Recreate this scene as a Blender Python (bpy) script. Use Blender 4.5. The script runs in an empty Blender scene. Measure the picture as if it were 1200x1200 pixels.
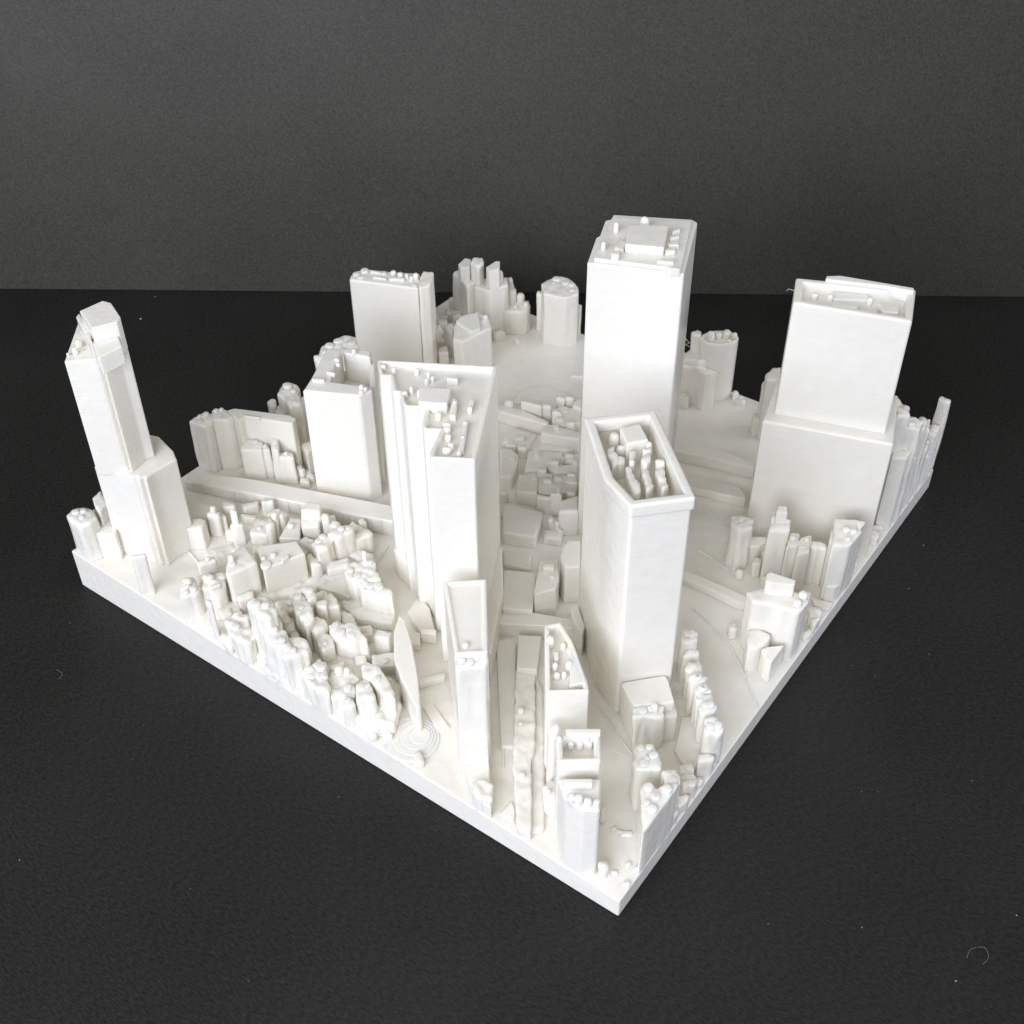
import bpy, bmesh, math, random
from mathutils import Vector, Matrix, noise

# ------------------------------------------------------------------ scene, camera, light
scene = bpy.context.scene
C = scene.collection
MM = 0.001                      # the model is described in millimetres
SIDE = 160.0                    # edge of the square plate

cam_d = bpy.data.cameras.new("camera")
cam = bpy.data.objects.new("camera", cam_d)
C.objects.link(cam)
cam_d.sensor_width = 36.0
cam_d.lens = 44.1771
cam_d.clip_start = 0.01
cam_d.clip_end = 20.0
cam.matrix_world = Matrix(((0.5837372, 0.5430615, -0.6036017, -0.1186607), (-0.8119165, 0.3844425, -0.4393127, -0.0612774), (-0.0065236, 0.7465173, 0.6653340, 0.2251035), (0.0000000, 0.0000000, 0.0000000, 1.0000000)))
cam_d.dof.use_dof = True
cam_d.dof.focus_distance = 0.275
cam_d.dof.aperture_fstop = 64.0
scene.camera = cam

world = bpy.data.worlds.new("World")
scene.world = world
world.use_nodes = True
bg = world.node_tree.nodes["Background"]
bg.inputs[0].default_value = (0.95, 0.97, 1.0, 1)
bg.inputs[1].default_value = 0.13

def area_lamp(name, loc, target, size, size_y, power, color):
    d = bpy.data.lights.new(name, 'AREA')
    d.shape = 'RECTANGLE'; d.size = size; d.size_y = size_y
    d.energy = power; d.color = color
    o = bpy.data.objects.new(name, d); C.objects.link(o)
    o.location = loc
    o.rotation_euler = (Vector(target) - Vector(loc)).to_track_quat('-Z', 'Y').to_euler()
    return o
FW = Vector((math.cos(math.radians(36)), math.sin(math.radians(36)), 0))   # away from the viewer
LF = Vector((-FW.y, FW.x, 0))                                              # to the viewer's left
MID = Vector((0.08, 0.08, 0.03))
# a broad soft window in front and to the left, a weaker fill lamp added on the right, and the pale ceiling overhead
area_lamp("window_light", MID - FW*0.52 + LF*0.27 + Vector((0, 0, 0.29)), MID, 0.60, 0.40, 5.5, (0.93, 0.985, 1.15))
area_lamp("side_fill_light", MID + Vector((0.45, -0.80, 0.24)), MID, 0.70, 0.44, 3.8, (0.91, 0.97, 1.18))
area_lamp("ceiling_light", MID + FW*0.10 - LF*0.05 + Vector((0, 0, 0.95)), MID, 1.4, 1.2, 3.4, (1.0, 0.985, 0.955))

scene.view_settings.view_transform = 'Standard'
scene.view_settings.look = 'None'
scene.view_settings.gamma = 1.0
scene.view_settings.exposure = 0.0
scene.render.resolution_x = 1024
scene.render.resolution_y = 1024
scene.render.engine = 'CYCLES'
scene.cycles.max_bounces = 7
scene.cycles.diffuse_bounces = 5

# ------------------------------------------------------------------ materials
def new_mat(name):
    m = bpy.data.materials.new(name); m.use_nodes = True
    nt = m.node_tree
    return m, nt, nt.nodes["Principled BSDF"]

def plastic():
    m, nt, b = new_mat("white_filament")
    N, L = nt.nodes, nt.links
    geo = N.new("ShaderNodeNewGeometry")
    # layer lines of the print: noise squeezed in height, plus a softer wobble
    mp = N.new("ShaderNodeMapping"); mp.inputs["Scale"].default_value = (70.0, 70.0, 2400.0)
    L.new(geo.outputs["Position"], mp.inputs["Vector"])
    n2 = N.new("ShaderNodeTexNoise"); n2.inputs["Scale"].default_value = 1.0; n2.inputs["Detail"].default_value = 1.0
    L.new(mp.outputs["Vector"], n2.inputs["Vector"])
    n3 = N.new("ShaderNodeTexNoise"); n3.inputs["Scale"].default_value = 380.0; n3.inputs["Detail"].default_value = 1.0
    L.new(geo.outputs["Position"], n3.inputs["Vector"])
    ad = N.new("ShaderNodeMath"); ad.operation = 'MULTIPLY_ADD'; ad.inputs[1].default_value = 2.6
    L.new(n3.outputs["Fac"], ad.inputs[0]); L.new(n2.outputs["Fac"], ad.inputs[2])
    bp = N.new("ShaderNodeBump"); bp.inputs["Strength"].default_value = 0.40; bp.inputs["Distance"].default_value = 0.00012
    L.new(ad.outputs[0], bp.inputs["Height"]); L.new(bp.outputs["Normal"], b.inputs["Normal"])
    cr = N.new("ShaderNodeValToRGB")
    cr.color_ramp.elements[0].position = 0.3; cr.color_ramp.elements[0].color = (0.84, 0.80, 0.705, 1)
    cr.color_ramp.elements[1].position = 0.7; cr.color_ramp.elements[1].color = (0.855, 0.822, 0.735, 1)
    L.new(n3.outputs["Fac"], cr.inputs["Fac"]); L.new(cr.outputs["Color"], b.inputs["Base Color"])
    b.inputs["Roughness"].default_value = 0.26
    b.inputs["IOR"].default_value = 1.46
    b.inputs["Subsurface Weight"].default_value = 0.45
    b.inputs["Subsurface Radius"].default_value = (1.0, 0.82, 0.52)
    b.inputs["Subsurface Scale"].default_value = 0.0014
    return m

def paper(name, dark, light):
    m, nt, b = new_mat(name)
    N, L = nt.nodes, nt.links
    geo = N.new("ShaderNodeNewGeometry")
    mp = N.new("ShaderNodeMapping"); mp.inputs["Rotation"].default_value = (0, 0, math.radians(36)); mp.inputs["Scale"].default_value = (2300, 800, 1500)
    L.new(geo.outputs["Position"], mp.inputs["Vector"])
    n1 = N.new("ShaderNodeTexNoise"); n1.inputs["Scale"].default_value = 1.0; n1.inputs["Detail"].default_value = 4.0; n1.inputs["Roughness"].default_value = 0.65
    L.new(mp.outputs["Vector"], n1.inputs["Vector"])
    n2 = N.new("ShaderNodeTexNoise"); n2.inputs["Scale"].default_value = 22.0; n2.inputs["Detail"].default_value = 3.0
    L.new(geo.outputs["Position"], n2.inputs["Vector"])
    mx = N.new("ShaderNodeMath"); mx.operation = 'MULTIPLY_ADD'; mx.inputs[1].default_value = 0.25
    L.new(n2.outputs["Fac"], mx.inputs[0]); L.new(n1.outputs["Fac"], mx.inputs[2])
    cr = N.new("ShaderNodeValToRGB")
    cr.color_ramp.elements[0].position = 0.42; cr.color_ramp.elements[0].color = (*dark, 1)
    cr.color_ramp.elements[1].position = 0.86; cr.color_ramp.elements[1].color = (*light, 1)
    L.new(mx.outputs[0], cr.inputs["Fac"]); L.new(cr.outputs["Color"], b.inputs["Base Color"])
    b.inputs["Roughness"].default_value = 0.5
    b.inputs["Specular IOR Level"].default_value = 0.18
    bp = N.new("ShaderNodeBump"); bp.inputs["Strength"].default_value = 0.5; bp.inputs["Distance"].default_value = 0.0002
    L.new(n1.outputs["Fac"], bp.inputs["Height"]); L.new(bp.outputs["Normal"], b.inputs["Normal"])
    return m

WHITE = plastic()
BLACK = paper("black_card", (0.0070, 0.0067, 0.0056), (0.0300, 0.0291, 0.0250))
CARD_LIT = paper("black_card_lit", (0.034, 0.0328, 0.0256), (0.077, 0.0745, 0.0585))  # same black card for the backdrop, its brighter lighting put into the colour
def plain(name, col, rough=0.7):
    m, nt, b = new_mat(name)
    n = nt.nodes.new("ShaderNodeTexNoise"); n.inputs["Scale"].default_value = 500
    r = nt.nodes.new("ShaderNodeValToRGB")
    r.color_ramp.elements[0].color = (*[c*0.85 for c in col], 1); r.color_ramp.elements[1].color = (*col, 1)
    nt.links.new(n.outputs["Fac"], r.inputs["Fac"]); nt.links.new(r.outputs["Color"], b.inputs["Base Color"])
    b.inputs["Roughness"].default_value = rough
    return m
DUST = plain("dust", (0.36, 0.36, 0.34))
LINT = plain("lint", (0.12, 0.115, 0.105))

# ------------------------------------------------------------------ helpers
def link(name, me, parent=None, mat=None):
    o = bpy.data.objects.new(name, me); C.objects.link(o)
    if mat is not None and not me.materials: me.materials.append(mat)
    if parent is not None: o.parent = parent
    return o

def bm_mesh(name, bm, smooth=True):
    bmesh.ops.recalc_face_normals(bm, faces=bm.faces)
    me = bpy.data.meshes.new(name); bm.to_mesh(me); bm.free()
    if smooth:
        me.polygons.foreach_set('use_smooth', [True]*len(me.polygons))
    return me

def offset(poly, d):
    """move every side of a counter-clockwise polygon outwards by d (inwards if negative)"""
    n = len(poly); out = []
    for i in range(n):
        a, b, c = Vector(poly[i-1]), Vector(poly[i]), Vector(poly[(i+1) % n])
        e1 = (b-a).normalized(); e2 = (c-b).normalized()
        n1 = Vector((e1.y, -e1.x)); n2 = Vector((e2.y, -e2.x))
        k = 1.0 + n1.dot(n2)
        m = (n1+n2)/max(k, 0.35)
        out.append(tuple(b + m*d))
    return out

def add_prism(bm, poly, z0, z1):
    lo = [bm.verts.new((x, y, z0)) for x, y in poly]
    hi = [bm.verts.new((x, y, z1)) for x, y in poly]
    n = len(poly)
    for i in range(n):
        j = (i+1) % n
        bm.faces.new((lo[i], lo[j], hi[j], hi[i]))
    bm.faces.new(hi); bm.faces.new(lo[::-1])

def add_pan(bm, poly, z0, z1, w, depth):
    """prism whose roof is sunk by depth inside a parapet of width w"""
    inn = offset(poly, -w)
    lo = [bm.verts.new((x, y, z0)) for x, y in poly]
    hi = [bm.verts.new((x, y, z1)) for x, y in poly]
    ih = [bm.verts.new((x, y, z1)) for x, y in inn]
    il = [bm.verts.new((x, y, z1-depth)) for x, y in inn]
    n = len(poly)
    for i in range(n):
        j = (i+1) % n
        bm.faces.new((lo[i], lo[j], hi[j], hi[i]))
        bm.faces.new((hi[i], hi[j], ih[j], ih[i]))
        bm.faces.new((ih[i], ih[j], il[j], il[i]))
    bm.faces.new(il); bm.faces.new(lo[::-1])

def add_ring(bm, poly, z0, z1, wo, wi):
    A = offset(poly, wo); B = offset(poly, -wi); n = len(poly)
    v = [[bm.verts.new((x, y, z)) for x, y in P] for P, z in ((A, z0), (A, z1), (B, z1), (B, z0))]
    for i in range(n):
        j = (i+1) % n
        for k in range(4):
            a, b = v[k], v[(k+1) % 4]
            bm.faces.new((a[i], a[j], b[j], b[i]))

def soften(o, w, seg=2):
    m = o.modifiers.new("rounded_edges", 'BEVEL')
    m.width = w; m.segments = seg; m.limit_method = 'ANGLE'; m.angle_limit = math.radians(25)
    m.harden_normals = False; m.use_clamp_overlap = True
    w_ = o.modifiers.new("weighted", 'WEIGHTED_NORMAL'); w_.keep_sharp = False; w_.weight = 90

TEX = {}
def lump_texture(scale):
    if scale not in TEX:
        t = bpy.data.textures.new("melt", 'CLOUDS'); t.noise_scale = scale; t.noise_depth = 1
        TEX[scale] = t
    return TEX[scale]

def melt(o, amount, voxel=0.42):
    """soft, slightly molten edges of small printed shapes"""
    m = o.modifiers.new("fuse", 'REMESH'); m.mode = 'VOXEL'; m.voxel_size = voxel; m.use_smooth_shade = True
    s = o.modifiers.new("melt", 'SMOOTH'); s.factor = 0.5; s.iterations = int(4 + 7*amount)
    d = o.modifiers.new("wobble", 'DISPLACE'); d.texture = lump_texture(2.2); d.texture_coords = 'GLOBAL' if False else 'OBJECT'
    d.texture_coords_object = WOB; d.strength = 1.5*amount; d.mid_level = 0.5

# ------------------------------------------------------------------ the setting: black card
def ground_z(x, y):
    u = min(max(x/SIDE, 0), 1); v = min(max(y/SIDE, 0), 1)
    return 5.5*(1-u)*(1-v) + 6.5*u*(1-v) + 12.0*(1-u)*v + 6.5*u*v

P0 = Vector((0.0774, 0.2945, 0)); P1 = Vector((0.2707, 0.0113, 0))
D = (P1-P0).normalized(); NB = Vector((-D.y, D.x, 0))
if NB.dot(FW) < 0: NB = -NB          # NB points away from the viewer
MIDL = (P0+P1)/2
bm = bmesh.new()
q = [MIDL + D*a + NB*b for a, b in ((-0.9, 0.02), (0.9, 0.02), (0.9, -1.3), (-0.9, -1.3))]
lo = [bm.verts.new((p.x, p.y, -0.018)) for p in q]; hi = [bm.verts.new((p.x, p.y, 0)) for p in q]
bm.faces.new(hi); bm.faces.new(lo[::-1])
for i in range(4): bm.faces.new((lo[i], lo[(i+1) % 4], hi[(i+1) % 4], hi[i]))
table = link("table", bm_mesh("table", bm, False), None, BLACK)
table["kind"] = "structure"
bm = bmesh.new()
# a sheet of card standing on the table, its foot a touch uneven
cols = 60
prev = None
for i in range(cols+1):
    a = -0.9 + 1.8*i/cols
    w = 0.0004*noise.noise(Vector((a*9, 0, 0)))
    pts = [MIDL + D*a + NB*(w + t) + Vector((0, 0, z)) for t, z in ((0, 0.0002), (0.0004, 0.02), (0.0025, 0.045), (0.0065, 0.07), (0.013, 0.10), (0.024, 0.14), (0.040, 0.19), (0.075, 0.28), (0.28, 0.75), (0.2816, 0.75), (0.0766, 0.28), (0.002, 0.02), (0.0016, 0.0002))]
    row = [bm.verts.new(p) for p in pts]
    if prev:
        for k in range(len(row)-1): bm.faces.new((prev[k], row[k], row[k+1], prev[k+1]))
    prev = row
back = link("backdrop", bm_mesh("backdrop", bm), None, CARD_LIT)
back["kind"] = "structure"

# ------------------------------------------------------------------ the printed city model
model = bpy.data.objects.new("city_model", None); C.objects.link(model)
model.empty_display_size = 20
model.scale = (MM, MM, MM)
model["label"] = "white 3D-printed model of a city district on a square plate"
model["category"] = "architectural model"
WOB = bpy.data.objects.new("wobble_origin", None)     # never linked: only a coordinate origin
WOB.scale = (MM, MM, MM*5); WOB.matrix_world = Matrix.Diagonal((MM, MM, MM*5, 1))

# plate with its gently rising ground
def relief(x, y):
    e = min(x, y, SIDE-x, SIDE-y)
    k = min(1.0, max(0.0, e/4.0))
    h = 0.30*noise.noise(Vector((x*0.09, y*0.09, 3.1))) + 0.16*noise.noise(Vector((x*0.3, y*0.3, 7.7)))
    left = max(0.0, 1 - x/45.0)*min(1, max(0, (y-45)/20.0))
    h += left*0.45*noise.noise(Vector((x*0.45, y*0.45, 1.3)))*0.5
    return h*k
G = 150
bm = bmesh.new()
grid = [[None]*(G+1) for _ in range(G+1)]
for i in range(G+1):
    for j in range(G+1):
        x, y = SIDE*i/G, SIDE*j/G
        grid[i][j] = bm.verts.new((x, y, ground_z(x, y) + relief(x, y)))
for i in range(G):
    for j in range(G):
        bm.faces.new((grid[i][j], grid[i+1][j], grid[i+1][j+1], grid[i][j+1]))
ring = [grid[i][0] for i in range(G)] + [grid[G][j] for j in range(G)] + [grid[G-i][G] for i in range(G)] + [grid[0][G-j] for j in range(G)]
low = [bm.verts.new((v.co.x, v.co.y, 0.05)) for v in ring]
n = len(ring)
for i in range(n):
    bm.faces.new((low[i], low[(i+1) % n], ring[(i+1) % n], ring[i]))
bm.faces.new(low[::-1])
plate = link("base_plate", bm_mesh("base_plate", bm), model, WHITE)
soften(plate, 0.35, 2)
plate.modifiers["rounded_edges"].angle_limit = math.radians(50)

# unit peg shared by all the small round roof fittings
bm = bmesh.new()
rows = []
for r, z in ((1.0, -1.0), (1.0, 0.0), (1.0, 0.55), (0.92, 0.78), (0.70, 0.93), (0.38, 0.99)):
    rows.append([bm.verts.new((r*math.cos(2*math.pi*k/12), r*math.sin(2*math.pi*k/12), z)) for k in range(12)])
for a, b in zip(rows, rows[1:]):
    for k in range(12): bm.faces.new((a[k], a[(k+1) % 12], b[(k+1) % 12], b[k]))
bm.faces.new(rows[-1])
PEG = bm_mesh("peg", bm); PEG.materials.append(WHITE)

rng = random.Random(5)
DATA = [
{'n': 'tower', 'z': 38.5, 'zb': 9.29, 'p': [(7.12, 150.85), (9.79, 140.66), (10.78, 140.32), (10.08, 138.66), (11.48, 138.79), (10.99, 137.38), (12.61, 137.73), (14.68, 138.0), (20.28, 137.14), (22.03, 140.18), (23.86, 147.18), (22.14, 153.08), (16.1, 155.9)], 'label': 'stepped tower near the left corner, its lower shaft', 'bev': 0.9},
{'n':'tower_shaft','z':69.75,'zb':37.5,'p':[(5.99,148.48),(10.78,143.35),(11.75,143.65),(10.99,141.94),(12.71,142.29),(15.97,142.74),(18.05,142.07),(22.9,149.84),(24.82,158.08),(18.4,158.63)],'subs':[('peg',9.4,148.72,0.7,2.2,'rooftop_vent'),('peg',11.53,150.05,0.7,2.5,'rooftop_vent'),('peg',8.1,149.62,0.5,0.8,'rooftop_vent'),('box',[(11.4,143.43),(16.31,141.01),(18.09,141.95),(20.69,147.97),(20.2,150.18),(14.56,151.06)],7.5,'crown',0.0),('box',[(8.07,138.28),(13.9,137.73),(16.35,142.17),(11.18,144.39)],4,'crown_ledge',0.0),('box',[(10.66,144.97),(10.43,143.05),(12.61,146.17),(16.8,154.82),(15.23,154.07)],4.5,'side_fin',0.0)]},
{'n': 'podium', 'z': 19.5, 'zb': 10.13, 'p': [(1.99, 159.7), (1.65, 157.76), (2.28, 154.75), (3.59, 151.32), (5.86, 148.11), (12.16, 153.17), (10.39, 159.7), (7.5, 159.7)], 'label': 'curved low podium at the foot of the stepped tower, on the left corner'},
{'n':'podium','z':23.5,'zb':10.33,'p':[(0.52,155.84),(0.78,153.36),(2.7,152.24),(5.08,152.59),(6.52,156.47),(4.24,159.7),(1.31,158.98)],'lump':0.5,'subs':[('peg',3.08,157.75,1.1,0.8,'rooftop_vent'),('peg',4.42,156.58,1.0,0.7,'rooftop_vent'),('peg',2.75,155.21,1.0,0.7,'rooftop_vent')]},
{'n':'podium','z':24.0,'zb':10.25,'p':[(6.19,152.86),(9.25,153.95),(11.6,158.88),(8.8,158.41)],'lump':0.4},
{'n': 'tower', 'z': 43.0, 'zb': 7.47, 'p': [(59.53, 114.07), (63.32, 112.95), (64.34, 115.2), (62.89, 117.26), (59.96, 123.89), (65.09, 127.35), (71.99, 130.6), (70.3, 134.33), (58.62, 128.91), (54.84, 127.43), (53.05, 126.9)], 'label': 'pale tower with an open courtyard sunk into its roof', 'subs': [('box', [(57.04, 127.34), (58.59, 124.52), (59.52, 125.07), (57.96, 127.9)], 0.8, 'rooftop_unit', 0.0), ('peg', 61.59, 115.05, 0.8, 2.2, 'rooftop_vent'), ('peg', 60.64, 114.38, 0.7, 1.0, 'rooftop_vent'), ('peg', 61.93, 114.05, 0.7, 1.5, 'rooftop_vent'), ('peg', 61.21, 114.16, 0.6, 0.6, 'rooftop_vent'), ('box', [(67.27, 129.21), (67.45, 127.66), (68.14, 127.98), (67.96, 129.54)], 0.6, 'rooftop_unit', 0.0), ('box', [(65.84, 127.36), (66.18, 126.24), (66.86, 126.56), (66.52, 127.69)], 0.6, 'rooftop_unit', 0.0), ('box', [(61.63, 126.71), (62.31, 124.49), (62.98, 124.8), (62.3, 127.03)], 0.7, 'rooftop_unit', 0.0)]},
{'n':'tower_wing','z':42.6,'zb':7.42,'p':[(72.4,131.03),(71.75,129.3),(73.94,122.9),(76.39,124.7),(74.95,130.08)],'subs':[('peg',73.01,127.49,0.7,1.6,'rooftop_vent')]},
{'n':'tower_wing','z':40.0,'zb':7.4,'p':[(66.25,117.16),(68.19,116.3),(75.99,123.21),(76.11,125.02)]},
{'n':'courtyard_floor','z':34.0,'zb':7.47,'p':[(63.64,128.13),(68.06,119.35),(76.87,127.49),(73.97,135.6)]},
{'n': 'tower', 'z': 68.0, 'zb': 6.37, 'p': [(47.56, 95.55), (45.71, 93.99), (43.12, 91.08), (44.31, 89.39), (40.43, 85.28), (41.03, 84.03), (38.73, 81.44), (37.75, 79.77), (40.2, 76.29), (34.84, 73.0), (33.98, 71.65), (35.86, 68.99), (29.15, 66.32), (27.58, 65.06), (32.21, 57.47), (60.64, 72.81)], 'label': 'tower with a sawtooth stepped side and a wedge-shaped roof', 'rim': (0.9, 1.3), 'subs': [('peg', 46.4, 93.09, 0.8, 0.3, 'rooftop_vent'), ('peg', 46.73, 90.31, 0.6, 0.4, 'rooftop_vent'), ('peg', 49.41, 86.1, 0.6, 0.4, 'rooftop_vent'), ('peg', 50.02, 83.42, 0.5, 0.3, 'rooftop_vent'), ('peg', 49.25, 81.66, 0.5, 0.3, 'rooftop_vent'), ('peg', 47.76, 82.15, 0.5, 0.3, 'rooftop_vent'), ('box', [(50.21, 78.52), (51.25, 76.4), (52.25, 77.0), (50.94, 79.26)], 0.3, 'rooftop_unit', 0.0), ('box', [(39.24, 77.46), (40.63, 74.35), (42.16, 72.19), (46.85, 74.83), (43.49, 80.37)], 1.4, 'plant_room', 0.0), ('box', [(40.59, 70.36), (40.83, 68.89), (45.94, 72.32), (45.6, 73.57)], 0.2, 'rooftop_unit', 0.0), ('peg', 44.47, 71.99, 0.6, 0.9, 'rooftop_vent'), ('peg', 39.5, 72.41, 0.9, 0.8, 'rooftop_vent'), ('peg', 37.81, 68.83, 1.0, 0.8, 'rooftop_vent'), ('peg', 37.04, 68.25, 0.9, 0.4, 'rooftop_vent'), ('peg', 35.2, 66.49, 0.8, 0.4, 'rooftop_vent'), ('peg', 32.99, 64.1, 0.9, 0.8, 'rooftop_vent'), ('peg', 31.8, 64.17, 1.1, 0.4, 'rooftop_vent'), ('box', [(44.55, 68.75), (44.84, 67.97), (47.87, 69.42), (47.51, 70.32)], 0.1, 'rooftop_unit', 0.0), ('peg', 45.07, 68.47, 0.6, 0.4, 'rooftop_vent'), ('box', [(32.73, 62.17), (33.07, 60.99), (41.04, 65.92), (40.76, 66.69)], -0.1, 'rooftop_unit', 0.0), ('peg', 40.67, 66.29, 0.6, 0.3, 'rooftop_vent'), ('peg', 36.68, 63.89, 0.6, 0.3, 'rooftop_vent'), ('peg', 32.24, 61.45, 0.6, 0.4, 'rooftop_vent'), ('peg', 43.2, 82.61, 0.6, 0.8, 'rooftop_vent'), ('peg', 41.4, 82.88, 0.8, 0.6, 'rooftop_vent'), ('peg', 43.35, 80.66, 0.5, 0.7, 'rooftop_vent')]},
{'n':'tower_plinth','z':16.49,'zb':6.24,'p':[(43.43,92.29),(42.18,89.92),(41.09,85.33),(38.5,78.06),(33.22,68.35),(25.06,59.58),(29.77,52.94),(47.56,62.36),(59.08,71.24),(63.21,86.9)]},
{'n': 'wedge_building', 'z': 39.5, 'zb': 5.91, 'p': [(8.97, 45.9), (13.09, 40.93), (29.62, 53.43), (23.7, 60.35)], 'label': 'slender wedge building below the sawtooth tower', 'rim': (0.9, 0.7), 'subs': [('peg', 12.3, 45.82, 1.0, 0.3, 'rooftop_vent')]},
{'n': 'wedge_building', 'z': 37.9, 'zb': 5.88, 'p': [(7.56, 44.34), (10.99, 39.91), (13.23, 41.12), (14.11, 41.73), (9.95, 46.74)], 'label': 'lumpy front end of the slender wedge building', 'lump': 0.35, 'subs': [('peg', 9.32, 44.6, 1.0, 0.9, 'rooftop_vent'), ('peg', 9.99, 42.91, 1.0, 0.8, 'rooftop_vent'), ('peg', 11.66, 42.86, 1.1, 0.3, 'rooftop_vent')]},
{'n':'wedge_building','z':15.16,'zb':5.81,'p':[(5.49,42.56),(8.75,37.98),(13.21,41.27),(9.83,46.03)]},
{'n':'wedge_building','z':12.14,'zb':5.85,'p':[(5.72,42.13),(8.37,38.82),(10.13,39.64),(7.2,43.76)]},
{'n':'wedge_building','z':10.25,'zb':5.57,'p':[(39.28,74.16),(6.78,43.51),(0.3,35.74),(0.3,32.06),(0.3,31.17),(11.93,40.44),(41.99,63.07)]},
{'n':'kiosk','z':11.91,'zb':5.6,'p':[(0.3,34.76),(1.41,32.13),(3.69,33.6),(5.12,34.87),(3.52,36.74),(2.34,36.95)],'lump':1},
{'n': 'tower', 'z': 86.0, 'zb': 5.66, 'p': [(89.55, 45.21), (89.74, 44.93), (110.71, 53.55), (111.3, 55.25), (102.99, 70.95), (101.19, 70.1), (99.68, 70.98), (93.35, 68.33), (92.09, 68.5), (81.81, 64.17)], 'label': 'tallest tower, square and smooth-sided, standing at the centre', 'subs': [('box', [(89.88, 45.87), (109.11, 54.23), (100.59, 69.77), (82.96, 63.32)], 0.9, 'roof_slab', 0.0), ('box', [(88.74, 59.15), (92.36, 51.66), (101.28, 55.72), (96.4, 63.09)], 2.9, 'plant_room', 0.0), ('box', [(87.86, 59.07), (91.65, 60.35), (91.83, 62.5), (88.14, 61.4)], 1.8, 'plant_room', 0.0), ('peg', 95.4, 65.55, 0.75, 4, 'rooftop_vent'), ('peg', 100.45, 61.31, 1.2, 4.5, 'rooftop_vent'), ('peg', 87.17, 63.58, 0.6, 3.6, 'rooftop_vent'), ('box', [(84.21, 59.76), (84.99, 58.25), (86.56, 59.1), (85.71, 60.71)], 2.4, 'rooftop_unit', 0.0), ('box', [(100.15, 54.04), (102.37, 53.32), (103.6, 54.02), (101.3, 54.84)], 2, 'rooftop_unit', 0.0), ('box', [(97.69, 53.13), (99.61, 51.99), (100.82, 52.69), (98.82, 53.92)], 2, 'rooftop_unit', 0.0), ('box', [(95.12, 52.02), (96.63, 50.27), (98.21, 51.58), (96.23, 52.81)], 2, 'rooftop_unit', 0.0), ('box', [(92.4, 51.22), (93.96, 49.77), (95.45, 50.37), (93.56, 51.9)], 2, 'rooftop_unit', 0.0), ('box', [(88.73, 51.11), (90.24, 47.82), (91.56, 48.6), (89.3, 51.44)], 1.6, 'rooftop_unit', 0.0), ('box', [(87.75, 47.14), (88.97, 45.4), (89.14, 46.66), (87.67, 48.38)], 1.5, 'rooftop_unit', 0.0)]},
{'n': 'tower', 'z': 68.0, 'zb': 5.08, 'p': [(42.38, 33.28), (38.58, 25.23), (47.37, 16.86), (66.17, 36.83), (56.07, 46.77)], 'label': 'five-sided tower with deep parapet and a roof pit full of pegs', 'rim': (1.5, 6.0), 'subs': [('box', [(54.16, 35.82), (57.8, 33.04), (61.3, 37.18), (57.72, 39.81)], -0.3, 'plant_room', 0.0), ('peg', 56.81, 40.45, 1.4, -1.5, 'rooftop_vent'), ('peg', 58.21, 33.22, 1.2, -1.2, 'rooftop_vent'), ('peg', 54.96, 37.61, 1.3, -2.2, 'rooftop_vent'), ('box', [(47.75, 35.15), (49.61, 34.83), (53.54, 38.4), (51.8, 39.33)], -1.2, 'rooftop_unit', 0.7), ('box', [(42.98, 27.12), (45.04, 26.93), (50.08, 32.12), (49.31, 33.22)], -1.6, 'rooftop_unit', 0.7), ('box', [(50.33, 32.81), (50.89, 32.01), (54.29, 33.6), (53.3, 34.99)], -1.0, 'rooftop_unit', 0.7), ('box', [(50.91, 30.06), (51.8, 29.38), (54.8, 30.79), (53.33, 32.18)], -0.9, 'rooftop_unit', 0.7), ('box', [(45.75, 25.92), (47.63, 25.46), (51.75, 29.2), (50.92, 30.36)], -1.6, 'rooftop_unit', 0.7), ('box', [(47.28, 23.36), (49.09, 22.99), (53.13, 26.82), (51.6, 27.85)], -1.4, 'rooftop_unit', 0.7), ('box', [(49.22, 35.06), (50.63, 33.65), (52.37, 35.02), (50.87, 36.44)], -1.6, 'rooftop_unit', 0.7), ('box', [(53.09, 28.17), (54.23, 27.14), (55.67, 27.99), (54.4, 29.2)], -1.2, 'rooftop_unit', 0.7), ('box', [(55.17, 32.62), (56.34, 31.33), (57.33, 31.93), (55.93, 33.32)], -1.4, 'rooftop_unit', 0.7)]},
{'n':'tower_collar','z':68.25,'zb':5.07,'p':[(42.12,33.13),(38.33,25.1),(47.1,16.74),(65.88,36.68),(55.79,46.59)],'collar':3.2},
{'n': 'podium', 'z': 17.2, 'zb': 4.93, 'p': [(35.92, 20.96), (34.88, 18.94), (38.94, 14.09), (40.74, 12.43), (45.28, 16.68), (45.95, 18.0), (39.4, 24.05), (38.5, 24.43)], 'label': 'podium at the foot of the five-sided tower'},
{'n':'podium','z':14.2,'zb':4.89,'p':[(37.94,13.24),(39.7,11.21),(40.47,11.2),(42.82,13.36),(40.78,14.92)]},
{'n': 'building', 'z': 16.8, 'zb': 4.93, 'p': [(32.84, 17.43), (36.11, 12.83), (36.65, 12.7), (38.7, 14.14), (34.96, 18.96)], 'label': 'small block with lumpy roof stepping down from the podium', 'lump': 1, 'subs': [('peg', 36.7, 15.03, 1.0, 2.2, 'rooftop_vent'), ('peg', 36.32, 15.63, 0.9, 0.9, 'rooftop_vent'), ('peg', 35.08, 16.79, 1.2, 0.5, 'rooftop_vent'), ('peg', 35.09, 17.36, 0.8, 0.4, 'rooftop_vent')]},
{'n': 'tower', 'z': 43.0, 'zb': 5.04, 'p': [(107.16, 29.54), (116.53, 0.62), (135.26, 7.35), (125.85, 34.83)], 'label': 'right-hand tower, its broad lower block'},
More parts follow.
